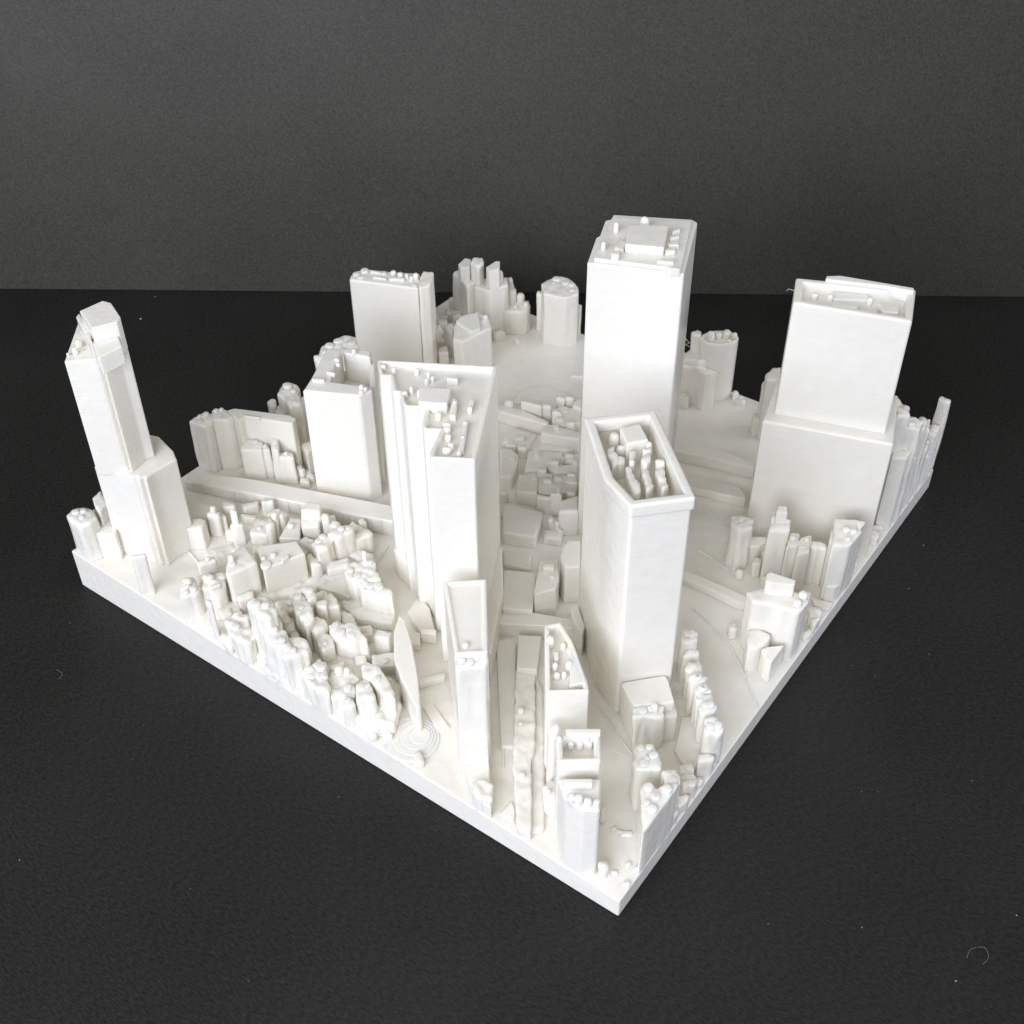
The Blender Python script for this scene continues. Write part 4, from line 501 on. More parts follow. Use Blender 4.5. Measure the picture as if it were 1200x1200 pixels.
{'n': 'building', 'z': 23.5, 'zb': 5.14, 'p': [(96.62, 14.53), (98.37, 15.18), (100.69, 16.1), (97.82, 19.62), (94.54, 18.51)], 'label': 'taller narrow block before the right-hand tower', 'lump': 0.3, 'subs': [('box', [(98.17, 16.06), (100.54, 17.46), (99.5, 19.18), (97.15, 18.55)], 3.5, 'plant_room', 0.0), ('box', [(96.96, 18.43), (98.94, 19.32), (98.59, 19.82), (96.44, 19.17)], 1.8, 'rooftop_unit', 0.0), ('peg', 98.84, 16.28, 0.8, 1.2, 'rooftop_vent')]},
{'n': 'building', 'z': 19.0, 'zb': 5.1, 'p': [(98.02, 12.18), (102.03, 13.8), (101.09, 15.38), (99.62, 15.1), (96.34, 14.04)], 'label': 'thin block, first of two slits of buildings', 'lump': 0.5, 'subs': [('peg', 99.42, 14.1, 1.2, 1.0, 'rooftop_vent'), ('peg', 100.52, 14.28, 0.9, 0.6, 'rooftop_vent')]},
{'n': 'building', 'z': 19.0, 'zb': 5.05, 'p': [(97.71, 9.03), (100.05, 9.82), (103.25, 11.02), (101.0, 12.63), (99.73, 12.34), (95.39, 10.78)], 'label': 'thin block, second of two slits of buildings', 'lump': 0.5, 'subs': [('peg', 100.5, 10.92, 0.8, 1.6, 'rooftop_vent'), ('box', [(96.76, 11.32), (97.87, 9.75), (98.74, 10.06), (97.56, 11.72)], 0.6, 'rooftop_unit', 0.0)]},
{'n': 'building', 'z': 18.5, 'zb': 5.02, 'p': [(100.16, 8.01), (101.71, 8.23), (101.08, 6.12), (102.65, 6.6), (102.97, 8.57), (102.01, 9.93), (100.27, 9.67)], 'label': 'thin curved-front block beside the slits of buildings', 'lump': 0.2},
{'n': 'building', 'z': 24.0, 'zb': 4.93, 'p': [(99.61, 0.66), (106.36, 0.3), (109.24, 1.07), (108.96, 3.6), (108.08, 4.22), (106.43, 7.17), (101.75, 5.02), (97.47, 3.67)], 'label': 'corner block at the right edge with small roof pegs', 'lump': 0.3, 'subs': [('peg', 103.78, 3.25, 1.2, 1.4, 'rooftop_vent'), ('peg', 104.36, 1.68, 1.0, 1.0, 'rooftop_vent'), ('peg', 101.19, 1.6, 1.0, 0.9, 'rooftop_vent'), ('box', [(105.21, 0.63), (106.15, 0.3), (107.75, 0.3), (107.92, 1.33), (106.75, 2.07)], 1.4, 'rooftop_unit', 0.0)]},
{'n':'building','z':21.5,'zb':4.97,'p':[(98.99,3.0),(106.07,5.88),(105.17,7.14),(101.14,5.9)]},
{'n':'building','z':11.34,'zb':4.93,'p':[(96.91,3.0),(97.84,1.11),(100.27,0.3),(98.29,3.39)]},
{'n':'low_block','z':7.14,'zb':4.9,'p':[(93.61,3.79),(94.46,0.3),(97.15,0.52),(96.15,3.95),(95.77,5.35)]},
{'n': 'building', 'z': 22.5, 'zb': 4.79, 'p': [(71.97, 10.7), (73.48, 7.76), (74.82, 1.09), (78.78, 0.83), (82.16, 1.73), (80.33, 4.03), (79.14, 10.65), (77.07, 11.1), (73.99, 13.26)], 'label': 'slant-sided block at the right edge carrying a roof cabin', 'lump': 0.2, 'subs': [('box', [(75.7, 10.21), (75.62, 8.69), (78.14, 4.33), (79.62, 4.69), (78.78, 10.54), (77.83, 11.05)], 4, 'roof_cabin', 0.0), ('peg', 79.44, 2.27, 1.3, 2.0, 'rooftop_vent'), ('peg', 76.77, 2.29, 1.2, 1.5, 'rooftop_vent')]},
{'n': 'building', 'z': 14.11, 'zb': 4.87, 'p': [(66.26, 7.83), (67.3, 6.38), (69.55, 5.8), (72.04, 5.44), (72.94, 6.28), (72.48, 9.07), (71.09, 10.49)], 'label': 'rounded low bay in front of the slant-sided block', 'lump': 0.2},
{'n': 'building', 'z': 12.8, 'zb': 4.76, 'p': [(66.53, 3.81), (66.37, 2.0), (73.11, 2.05), (70.15, 5.17), (68.76, 5.83)], 'label': 'triangular block on the right edge in front of the slant-sided block'},
{'n':'low_block','z':7.33,'zb':4.89,'p':[(91.12,3.78),(91.56,0.89),(93.7,2.42),(92.35,4.89)],'lump':0.3},
{'n':'low_block','z':7.55,'zb':4.83,'p':[(82.73,0.8),(85.41,0.3),(86.31,1.24),(83.91,1.87)],'lump':0.6},
{'n': 'pillar', 'z': 9.31, 'zb': 5.08, 'p': [(73.28, 15.67), (74.08, 14.53), (75.65, 15.15), (75.92, 16.19), (74.61, 16.61)], 'label': 'lone little post in the street at the right', 'lump': 0.4},
{'n':'terrace_house','z':17.5,'zb':5.11,'p':[(56.48,19.49),(58.63,17.42),(59.48,17.66),(60.83,18.66),(59.89,21.45),(57.57,20.35)],'lump':0.8,'subs':[('peg',59.04,19.76,1.2,0.8,'rooftop_vent'),('peg',59.43,19.17,1.2,0.8,'rooftop_vent')]},
{'n':'terrace_house','z':15.5,'zb':5.06,'p':[(54.8,17.85),(56.76,15.57),(57.9,16.09),(57.78,16.97),(56.59,18.41),(54.86,18.24)],'lump':0.8},
{'n':'terrace_house','z':15.5,'zb':4.99,'p':[(51.15,15.06),(53.14,13.18),(54.26,13.46),(55.38,14.68),(53.49,16.4),(51.73,15.63)],'lump':0.8},
{'n':'terrace_house','z':17.0,'zb':4.9,'p':[(47.99,12.26),(49.72,10.28),(50.99,10.3),(51.1,12.19),(49.71,13.47),(48.33,13.14)],'lump':0.8,'subs':[('peg',49.64,11.94,1.2,0.8,'rooftop_vent'),('peg',49.64,11.94,1.2,0.8,'rooftop_vent')]},
{'n':'terrace_house','z':17.0,'zb':4.82,'p':[(45.85,9.92),(48.02,7.75),(49.16,8.38),(48.46,10.71),(46.64,10.59)],'lump':0.8,'subs':[('peg',47.63,9.47,1.2,0.8,'rooftop_vent'),('peg',47.63,9.47,1.2,0.8,'rooftop_vent')]},
{'n':'terrace_house','z':16.8,'zb':4.78,'p':[(44.34,8.37),(46.67,6.42),(47.39,7.16),(46.35,9.5),(44.67,9.23)],'lump':0.8},
{'n':'terrace_house','z':17.0,'zb':4.7,'p':[(41.67,6.22),(43.91,4.36),(45.07,4.89),(46.11,6.47),(43.86,7.9),(41.99,7.07)],'lump':0.8,'subs':[('peg',43.87,6.51,1.2,0.8,'rooftop_vent'),('peg',44.4,5.97,1.2,0.8,'rooftop_vent')]},
{'n': 'terrace_house', 'z': 17.5, 'zb': 4.56, 'p': [(37.44, 3.03), (38.78, 0.73), (39.92, 0.38), (41.15, 1.16), (41.99, 3.36), (40.87, 4.94), (38.71, 4.18)], 'lump': 0.8, 'subs': [('peg', 40.58, 3.36, 1.2, 0.8, 'rooftop_vent'), ('peg', 40.09, 1.86, 1.2, 0.8, 'rooftop_vent'), ('peg', 39.02, 2.88, 1.2, 0.8, 'rooftop_vent')], 'label': 'front end house of the terrace beside the five-sided tower'},
{'n':'low_block','z':6.92,'zb':4.55,'p':[(34.44,5.05),(38.1,0.3),(39.89,0.46),(38.6,3.05),(48.33,9.34),(45.94,12.71),(36.97,9.23)]},
{'n': 'building', 'z': 19.3, 'zb': 4.63, 'p': [(19.85, 8.78), (22.71, 5.48), (24.11, 6.11), (25.49, 7.52), (27.12, 10.18), (25.47, 11.88), (24.27, 12.32), (19.88, 9.63)], 'label': 'small square block with five roof pegs near the front corner', 'lump': 0.5, 'subs': [('peg', 24.45, 11.17, 1.0, 0.8, 'rooftop_vent'), ('peg', 25.71, 9.86, 1.0, 0.8, 'rooftop_vent'), ('peg', 24.38, 8.06, 1.2, 1.0, 'rooftop_vent'), ('peg', 23.13, 8.82, 0.8, 0.6, 'rooftop_vent'), ('peg', 21.82, 8.68, 1.2, 0.5, 'rooftop_vent')]},
{'n': 'building', 'z': 20.0, 'zb': 4.36, 'p': [(10.12, 1.93), (7.53, 0.3), (8.87, 0.3), (20.03, 0.3), (21.21, 0.64), (20.17, 1.81), (18.53, 2.95), (15.66, 2.06), (18.15, 4.35), (17.24, 5.93), (15.87, 5.81)], 'label': 'triangular block at the front corner with pegs along its rim', 'lump': 0.2, 'subs': [('peg', 16.63, 4.65, 1.4, 1.0, 'rooftop_vent'), ('peg', 18.41, 1.46, 1.4, 1.0, 'rooftop_vent'), ('peg', 15.76, 2.4, 1.0, 0.5, 'rooftop_vent'), ('peg', 15.76, 2.4, 1.0, 0.5, 'rooftop_vent'), ('peg', 15.76, 2.4, 1.0, 0.5, 'rooftop_vent'), ('peg', 13.13, 1.42, 1.1, 0.6, 'rooftop_vent'), ('peg', 13.56, 3.12, 0.9, 0.4, 'rooftop_vent'), ('peg', 12.85, 1.47, 1.3, 0.8, 'rooftop_vent')]},
{'n': 'building', 'z': 19.0, 'zb': 4.42, 'p': [(20.37, 2.43), (17.78, 0.3), (21.26, 1.18), (21.98, 0.46), (23.23, 1.33), (24.29, 3.39), (22.54, 4.66)], 'label': 'narrow rounded block behind the triangular one', 'lump': 0.6, 'subs': [('peg', 21.63, 1.97, 1.0, 0.6, 'rooftop_vent'), ('peg', 21.63, 1.97, 1.2, 0.6, 'rooftop_vent')]},
{'n':'building','z':9.64,'zb':4.44,'p':[(20.58,0.44),(22.35,0.3),(23.08,1.05),(22.19,1.7)],'lump':0.9},
{'n':'pillar','z':12.84,'zb':4.63,'p':[(26.78,4.88),(27.67,4.56),(28.27,5.25),(27.38,5.57)],'lump':0.4},
{'n':'low_block','z':6.23,'zb':4.51,'p':[(31.19,1.69),(31.74,0.3),(34.17,0.3),(34.76,1.99),(33.23,3.19)],'lump':0.3},
{'n':'low_block','z':6.72,'zb':4.51,'p':[(31.17,1.66),(31.84,0.35),(33.82,0.3),(34.09,1.61),(32.78,2.64)],'lump':0.3},
{'n':'low_block','z':7.22,'zb':4.51,'p':[(31.14,1.64),(31.94,0.4),(33.47,0.3),(33.43,1.23),(32.32,2.1)],'lump':0.3},
{'n':'kerb_stone','z':6.56,'zb':4.44,'p':[(7.34,3.01),(8.01,2.3),(8.5,2.73),(7.83,3.45)],'lump':0.9},
{'n':'kerb_stone','z':6.49,'zb':4.37,'p':[(7.32,1.18),(7.99,0.46),(8.47,0.89),(7.8,1.61)],'lump':0.9},
{'n':'kerb_stone','z':6.42,'zb':4.34,'p':[(3.4,1.0),(4.06,0.3),(4.53,0.72),(3.88,1.43)],'lump':0.9},
{'n':'kerb_line','z':6.78,'zb':5.21,'p':[(76.37,27.12),(73.69,20.51),(74.09,20.33),(76.78,26.95)]},
{'n':'kerb_line','z':6.63,'zb':5.04,'p':[(73.69,20.51),(70.29,13.46),(70.66,13.21),(74.09,20.33)]},
{'n':'kerb_line','z':6.46,'zb':4.86,'p':[(70.29,13.46),(64.42,6.79),(64.74,6.49),(70.66,13.21)]},
{'n':'kerb_line','z':6.27,'zb':4.67,'p':[(64.42,6.79),(58.35,0.59),(58.66,0.28),(64.74,6.49)]},
{'n':'kerb_line','z':6.86,'zb':5.25,'p':[(37.88,29.85),(34.35,23.13),(34.74,22.92),(38.27,29.65)]},
{'n':'kerb_line','z':6.64,'zb':5.02,'p':[(34.35,23.13),(30.68,16.26),(31.07,16.06),(34.74,22.92)]},
{'n':'kerb_line','z':6.99,'zb':5.46,'p':[(109.29,41.73),(107.63,37.28),(108.04,37.12),(109.71,41.57)]},
{'n':'kerb_line','z':6.94,'zb':5.41,'p':[(107.63,37.28),(105.71,32.76),(106.11,32.59),(108.04,37.12)]},
{'n':'kerb_line','z':6.96,'zb':5.42,'p':[(95.0,37.17),(94.01,31.73),(94.44,31.63),(95.43,37.09)]},
{'n':'kerb_line','z':6.87,'zb':5.31,'p':[(94.01,31.73),(92.24,25.48),(92.66,25.36),(94.44,31.63)]},
{'n':'kerb_line','z':6.75,'zb':5.14,'p':[(20.78,31.8),(19.83,20.22),(20.13,20.19),(21.08,31.78)]},
{'n':'kerb_line','z':6.11,'zb':4.62,'p':[(33.01,5.91),(36.68,2.78),(36.91,3.11),(33.27,6.22)]},
{'n':'kerb_line','z':6.05,'zb':4.57,'p':[(36.68,2.78),(40.62,0.4),(40.83,0.74),(36.91,3.11)]},
{'n':'kerb_line','z':7.7,'zb':6.15,'p':[(43.17,59.54),(30.36,50.71),(30.59,50.38),(43.4,59.21)]},
{'n':'kerb_line','z':7.42,'zb':5.74,'p':[(30.36,50.71),(11.73,36.7),(11.97,36.38),(30.59,50.38)]},
{'n':'kerb_line','z':8.85,'zb':7.4,'p':[(49.23,99.73),(41.37,97.28),(41.61,96.96),(49.35,99.35)]},
{'n':'kerb_line','z':8.82,'zb':7.34,'p':[(41.37,97.28),(37.19,90.48),(37.53,90.27),(41.61,96.96)]},
{'n':'kerb_line','z':10.8,'zb':9.14,'p':[(17.84,139.85),(15.1,129.36),(15.68,129.51),(18.42,139.69)]},
{'n':'kerb_line','z':10.56,'zb':8.96,'p':[(15.1,129.36),(20.91,128.37),(21.0,128.97),(15.68,129.51)]},
{'n':'house_block','z':16.63,'zb':8.41,'p':[(24.3,120.49),(22.74,118.89),(26.23,116.3),(27.25,118.3)],'lump':0.45,'subs':[('peg',25.1,118.23,0.73,0.94,'rooftop_vent')]},
{'n':'house_block','z':14.0,'zb':8.66,'p':[(24.35,126.59),(21.8,126.59),(21.78,122.05),(24.33,122.19)],'lump':0.45,'subs':[('peg',22.82,124.32,0.74,0.5,'rooftop_vent')]},
{'n':'house_block','z':12.73,'zb':8.68,'p':[(6.28,114.68),(5.4,112.7),(7.39,111.77),(8.42,113.69)],'lump':0.45},
{'n':'house_block','z':11.28,'zb':7.29,'p':[(20.71,87.23),(18.57,84.94),(22.36,81.55),(24.49,83.86)],'lump':0.45,'subs':[('peg',22.07,83.95,0.95,0.49,'rooftop_vent')]},
{'n':'house_block','z':11.44,'zb':6.98,'p':[(17.36,77.11),(14.73,74.65),(18.31,71.26),(21.04,73.63)],'lump':0.45,'subs':[('peg',17.45,73.46,0.75,0.73,'rooftop_vent')]},
{'n':'house_block','z':13.7,'zb':7.84,'p':[(39.51,111.29),(37.49,110.72),(38.74,107.62),(40.65,108.44)],'lump':0.45,'subs':[('peg',39.02,109.45,0.81,0.76,'rooftop_vent')]},
{'n':'house_block','z':14.55,'zb':7.87,'p':[(42.28,116.1),(41.42,114.66),(44.99,112.61),(45.92,114.01)],'lump':0.45},
{'n':'house_block','z':14.19,'zb':7.93,'p':[(22.39,103.15),(20.69,102.93),(21.77,99.69),(23.34,100.34)],'lump':0.45},
{'n':'house_block','z':12.37,'zb':8.54,'p':[(25.48,123.59),(24.12,123.14),(24.74,119.61),(26.13,119.96)],'lump':0.45,'subs':[('peg',25.32,121.61,0.82,0.55,'rooftop_vent')]},
{'n':'house_block','z':14.97,'zb':8.21,'p':[(6.65,103.51),(6.04,102.26),(9.37,100.76),(9.97,102.02)],'lump':0.45},
{'n':'house_block','z':15.68,'zb':7.55,'p':[(33.2,99.29),(31.54,97.11),(34.21,94.96),(35.86,97.15)],'lump':0.45,'subs':[('peg',33.24,96.64,0.86,0.75,'rooftop_vent')]},
{'n':'house_block','z':13.36,'zb':7.79,'p':[(22.3,100.2),(21.63,98.68),(24.52,97.13),(25.42,98.53)],'lump':0.45,'subs':[('peg',23.12,98.1,0.94,0.72,'rooftop_vent')]},
{'n':'house_block','z':13.44,'zb':7.99,'p':[(16.0,103.59),(14.55,101.29),(17.67,99.04),(19.28,101.22)],'lump':0.45,'subs':[('peg',17.16,102.0,0.84,0.79,'rooftop_vent')]},
{'n':'house_block','z':14.22,'zb':7.1,'p':[(22.31,79.51),(20.11,78.69),(21.35,75.69),(23.48,76.68)],'lump':0.45},
{'n':'house_block','z':14.1,'zb':8.49,'p':[(11.69,113.66),(10.48,112.06),(13.53,110.49),(14.76,112.08)],'lump':0.45},
{'n':'house_block','z':14.0,'zb':8.99,'p':[(10.07,126.46),(9.34,124.72),(12.5,123.23),(13.31,124.93)],'lump':0.45},
{'n':'house_block','z':13.22,'zb':7.68,'p':[(32.39,105.0),(30.97,102.51),(35.05,99.57),(37.02,101.66)],'lump':0.45},
{'n':'house_block','z':12.15,'zb':7.5,'p':[(41.77,103.05),(38.63,102.87),(39.07,98.2),(42.23,98.18)],'lump':0.45},
{'n':'house_block','z':12.61,'zb':7.68,'p':[(23.58,97.27),(21.49,97.49),(21.88,93.09),(23.93,93.37)],'lump':0.45},
{'n':'house_block','z':14.64,'zb':7.99,'p':[(35.77,114.08),(33.59,114.59),(33.16,109.7),(35.37,109.56)],'lump':0.45,'subs':[('peg',35.0,111.72,0.77,0.54,'rooftop_vent')]},
{'n':'house_block','z':12.44,'zb':7.22,'p':[(14.46,79.76),(12.79,78.06),(14.4,76.5),(16.01,78.25)],'lump':0.45},
{'n':'house_block','z':15.36,'zb':7.51,'p':[(42.15,104.48),(41.25,102.39),(45.53,100.67),(46.05,102.91)],'lump':0.45},
{'n':'house_block','z':11.94,'zb':7.7,'p':[(45.68,111.47),(44.47,109.65),(46.47,108.03),(47.9,109.66)],'lump':0.45},
{'n':'house_block','z':16.55,'zb':8.96,'p':[(12.39,127.65),(11.66,126.05),(15.44,124.28),(16.26,125.84)],'lump':0.45,'subs':[('peg',14.48,126.0,0.76,0.91,'rooftop_vent')]},
{'n':'house_block','z':14.02,'zb':7.58,'p':[(46.82,108.64),(44.54,108.49),(44.25,103.82),(46.51,103.75)],'lump':0.45,'subs':[('peg',44.97,105.94,0.82,0.61,'rooftop_vent')]},
{'n':'house_block','z':12.31,'zb':8.02,'p':[(21.73,106.28),(19.86,104.67),(22.05,102.15),(23.96,103.71)],'lump':0.45,'subs':[('peg',21.65,103.77,0.74,0.56,'rooftop_vent')]},
{'n':'house_block','z':14.39,'zb':7.92,'p':[(36.0,112.14),(35.06,111.17),(37.59,108.79),(38.56,109.73)],'lump':0.45},
{'n':'house_block','z':15.54,'zb':8.23,'p':[(10.16,106.05),(7.87,106.17),(8.13,101.58),(10.4,101.83)],'lump':0.45},
{'n':'house_block','z':14.23,'zb':8.72,'p':[(12.48,122.84),(10.93,120.63),(15.93,118.24),(17.31,120.53)],'lump':0.45},
{'n':'house_block','z':12.42,'zb':7.06,'p':[(13.62,76.03),(11.51,74.97),(12.88,71.84),(15.07,72.71)],'lump':0.45},
{'n':'house_block','z':13.19,'zb':8.07,'p':[(33.7,113.65),(31.8,113.88),(31.86,110.94),(33.75,111.04)],'lump':0.45},
{'n':'house_block','z':13.73,'zb':7.34,'p':[(8.12,81.48),(7.15,79.31),(9.48,78.1),(10.59,80.21)],'lump':0.45},
{'n':'house_block','z':14.45,'zb':8.36,'p':[(11.44,109.91),(9.89,107.81),(12.09,106.18),(13.75,108.18)],'lump':0.45},
{'n':'house_block','z':14.69,'zb':8.24,'p':[(11.2,106.37),(9.92,104.83),(12.03,102.74),(13.48,104.12)],'lump':0.45},
{'n':'house_block','z':12.65,'zb':8.46,'p':[(36.75,127.6),(34.93,127.78),(34.69,125.31),(36.54,125.41)],'lump':0.45},
{'n':'house_block','z':14.01,'zb':8.06,'p':[(42.23,119.41),(41.15,118.52),(42.52,117.15),(43.47,118.17)],'lump':0.45},
{'n':'house_block','z':15.96,'zb':8.89,'p':[(31.93,138.79),(30.58,137.56),(32.13,135.42),(33.65,136.41)],'lump':0.45},
{'n':'house_block','z':13.34,'zb':8.85,'p':[(27.79,133.37),(26.29,132.95),(26.9,130.54),(28.4,130.98)],'lump':0.45},
{'n':'house_block','z':12.09,'zb':7.89,'p':[(45.57,117.55),(44.01,117.29),(44.47,114.15),(46.06,114.19)],'lump':0.45},
{'n':'house_block','z':13.08,'zb':8.66,'p':[(35.95,136.94),(35.31,135.39),(38.54,133.5),(39.53,134.84)],'lump':0.45},
{'n':'house_block','z':14.06,'zb':8.33,'p':[(39.53,126.81),(38.19,126.33),(38.69,123.72),(40.04,124.16)],'lump':0.45},
{'n':'house_block','z':13.98,'zb':7.59,'p':[(48.29,107.92),(47.58,106.59),(48.91,105.98),(49.59,107.32)],'lump':0.45},
{'n':'house_block','z':14.15,'zb':8.41,'p':[(36.5,128.82),(35.98,127.4),(39.35,125.99),(39.92,127.4)],'lump':0.45},
{'n':'house_block','z':14.99,'zb':8.5,'p':[(39.02,132.31),(38.42,131.33),(40.18,129.76),(41.03,130.52)],'lump':0.45},
{'n':'house_block','z':11.14,'zb':6.25,'p':[(127.53,144.28),(125.82,144.03),(126.56,141.34),(128.19,141.92)],'lump':0.45},
{'n':'house_block','z':10.89,'zb':5.99,'p':[(133.57,139.95),(130.6,138.81),(132.36,134.36),(135.33,135.52)],'lump':0.45,'subs':[('peg',133.56,136.88,1.01,0.41,'rooftop_vent')]},
{'n':'house_block','z':12.65,'zb':6.26,'p':[(127.82,149.21),(124.59,148.21),(125.62,145.1),(128.92,145.9)],'lump':0.45},
{'n':'house_block','z':9.8,'zb':5.81,'p':[(142.88,154.21),(140.97,153.48),(142.29,150.44),(144.19,151.2)],'lump':0.45},
{'n':'house_block','z':9.53,'zb':5.46,'p':[(152.36,157.29),(151.63,155.0),(154.53,153.72),(155.3,155.98)],'lump':0.45,'subs':[('peg',153.74,156.06,0.98,0.65,'rooftop_vent')]},
{'n':'house_block','z':10.68,'zb':5.9,'p':[(140.57,159.7),(138.85,159.7),(140.59,157.24),(142.23,158.36)],'lump':0.45,'subs':[('peg',140.1,159.45,0.84,0.93,'rooftop_vent')]},
{'n':'house_block','z':9.91,'zb':5.76,'p':[(141.01,134.51),(139.93,132.7),(142.69,131.34),(143.39,133.34)],'lump':0.45},
{'n':'house_block','z':12.07,'zb':5.92,'p':[(137.76,141.3),(136.38,141.06),(137.26,138.36),(138.61,138.65)],'lump':0.45,'subs':[('peg',137.63,139.91,0.79,0.9,'rooftop_vent')]},
{'n':'house_block','z':11.13,'zb':6.0,'p':[(135.95,147.53),(133.24,147.04),(134.12,141.82),(136.79,142.58)],'lump':0.45},
{'n':'house_block','z':12.71,'zb':5.73,'p':[(145.33,154.3),(143.93,153.55),(145.17,150.4),(146.71,150.78)],'lump':0.45},
{'n':'house_block','z':10.72,'zb':6.07,'p':[(129.32,137.63),(127.23,135.72),(131.1,132.8),(132.59,135.16)],'lump':0.45},
{'n':'house_block','z':10.87,'zb':6.14,'p':[(132.14,147.48),(130.44,146.97),(130.8,144.72),(132.54,145.03)],'lump':0.45},
{'n':'house_block','z':9.84,'zb':5.53,'p':[(151.46,142.29),(149.91,141.73),(150.65,139.82),(152.25,140.21)],'lump':0.45},
{'n':'house_block','z':14.09,'zb':8.13,'p':[(61.47,140.87),(59.91,139.99),(60.68,137.94),(62.29,138.7)],'lump':0.45},
{'n':'house_block','z':13.41,'zb':8.19,'p':[(58.42,140.99),(57.7,139.48),(59.92,138.4),(60.69,139.88)],'lump':0.45},
{'n':'house_block','z':13.44,'zb':8.17,'p':[(55.87,135.57),(54.55,135.29),(54.68,133.34),(56.02,133.27)],'lump':0.45,'subs':[('peg',55.21,134.64,1.01,0.41,'rooftop_vent')]},
{'n':'house_block','z':13.28,'zb':8.31,'p':[(54.35,140.33),(52.84,139.39),(53.95,137.17),(55.52,137.98)],'lump':0.45},
{'n':'house_block','z':12.71,'zb':8.3,'p':[(58.95,143.8),(56.75,143.72),(56.56,141.47),(58.74,141.43)],'lump':0.45},
{'n':'kerb_stone','z':6.37,'zb':4.72,'p':[(13.07,10.29),(12.61,9.78),(13.43,9.11),(13.83,9.66)],'lump':0.9},
{'n':'kerb_stone','z':6.18,'zb':4.47,'p':[(5.24,5.12),(4.24,4.8),(4.62,3.62),(5.61,3.98)],'lump':0.9},
{'n':'kerb_stone','z':6.18,'zb':4.61,'p':[(13.87,8.1),(12.92,7.46),(14.04,5.88),(14.89,6.67)],'lump':0.9},
{'n':'kerb_stone','z':6.35,'zb':4.68,'p':[(13.46,9.29),(12.76,8.95),(13.24,8.04),(13.96,8.34)],'lump':0.9},
{'n':'house_block','z':10.76,'zb':4.5,'p':[(28.49,2.77),(27.29,1.89),(29.8,0.3),(30.79,0.54)],'lump':0.45,'subs':[('peg',28.62,0.76,0.91,0.69,'rooftop_vent')]},
{'n':'house_block','z':8.98,'zb':4.47,'p':[(25.68,2.38),(23.8,0.78),(25.6,0.3),(27.36,0.46)],'lump':0.45},
{'n':'house_block','z':9.05,'zb':4.6,'p':[(32.67,5.79),(31.67,4.54),(33.46,2.81),(34.7,3.84)],'lump':0.45,'subs':[('peg',33.02,4.23,0.86,0.47,'rooftop_vent')]},
{'n':'house_block','z':8.76,'zb':4.55,'p':[(32.48,3.91),(30.53,4.0),(30.48,1.72),(32.44,1.81)],'lump':0.45},
{'n':'house_block','z':11.03,'zb':4.54,'p':[(36.24,3.17),(34.47,2.39),(36.33,0.3),(38.0,0.3)],'lump':0.45},
{'n':'house_block','z':8.53,'zb':4.9,'p':[(87.98,5.32),(85.99,5.24),(85.9,3.51),(87.88,3.37)],'lump':0.45},
{'n':'house_block','z':10.52,'zb':4.86,'p':[(89.1,3.14),(87.66,2.51),(88.86,0.3),(90.18,0.86)],'lump':0.45,'subs':[('peg',88.68,1.55,0.74,0.75,'rooftop_vent')]},
{'n':'house_block','z':9.53,'zb':4.84,'p':[(87.26,1.73),(85.5,0.3),(87.36,0.3),(89.33,0.3)],'lump':0.45},
{'n':'house_block','z':9.19,'zb':5.07,'p':[(124.41,4.3),(122.19,4.0),(122.71,0.63),(124.97,0.71)],'lump':0.45},
{'n':'house_block','z':8.42,'zb':5.0,'p':[(112.06,3.61),(110.41,3.25),(111.02,0.83),(112.63,1.34)],'lump':0.45},
{'n':'house_block','z':8.35,'zb':5.11,'p':[(126.82,4.6),(125.76,3.66),(127.68,1.1),(128.88,1.85)],'lump':0.45},
{'n':'house_block','z':9.53,'zb':5.13,'p':[(94.05,17.15),(92.82,17.55),(92.57,14.86),(93.83,14.75)],'lump':0.45},
{'n':'house_block','z':10.74,'zb':5.21,'p':[(100.45,21.52),(99.08,20.51),(100.58,18.88),(101.72,20.14)],'lump':0.45,'subs':[('peg',100.63,20.36,0.85,0.75,'rooftop_vent')]},
{'n':'house_block','z':10.95,'zb':5.22,'p':[(94.82,21.43),(94.2,20.56),(95.47,19.63),(96.05,20.53)],'lump':0.45},
{'n':'house_block','z':9.68,'zb':5.34,'p':[(106.08,30.25),(104.48,29.58),(105.52,27.33),(107.06,28.12)],'lump':0.45,'subs':[('peg',105.45,28.87,0.74,0.54,'rooftop_vent')]},
{'n':'house_block','z':10.68,'zb':5.34,'p':[(102.31,30.07),(101.36,29.3),(102.83,27.2),(103.86,27.86)],'lump':0.45,'subs':[('peg',102.68,29.04,1.01,0.96,'rooftop_vent')]},
{'n':'house_block','z':8.3,'zb':5.33,'p':[(156.35,57.79),(154.96,57.6),(155.25,55.32),(156.66,55.32)],'lump':0.45,'subs':[('peg',156.02,56.73,0.86,0.95,'rooftop_vent')]},
{'n':'house_block','z':12.36,'zb':5.3,'p':[(159.7,76.43),(158.96,76.33),(158.8,73.64),(159.7,73.39)],'lump':0.45,'subs':[('peg',159.54,74.91,0.85,0.43,'rooftop_vent')]},
{'n':'house_block','z':10.55,'zb':5.45,'p':[(146.12,70.76),(144.24,70.98),(144.35,68.11),(146.21,68.37)],'lump':0.45,'subs':[('peg',144.82,69.56,0.77,0.63,'rooftop_vent')]},
{'n':'pillar','z':24.6,'zb':5.17,'p':[(137.39,4.19),(136.12,3.0),(138.71,0.3),(139.96,1.42)],'lump':0.5,'subs':[('peg',138.54,2.26,0.84,0.93,'rooftop_vent')]},
{'n':'pillar','z':23.32,'zb':5.17,'p':[(141.14,3.05),(139.13,2.73),(139.28,0.53),(141.31,0.73)],'lump':0.5},
{'n':'pillar','z':20.41,'zb':5.19,'p':[(143.01,3.89),(141.23,3.18),(142.01,0.48),(143.9,0.81)],'lump':0.5},
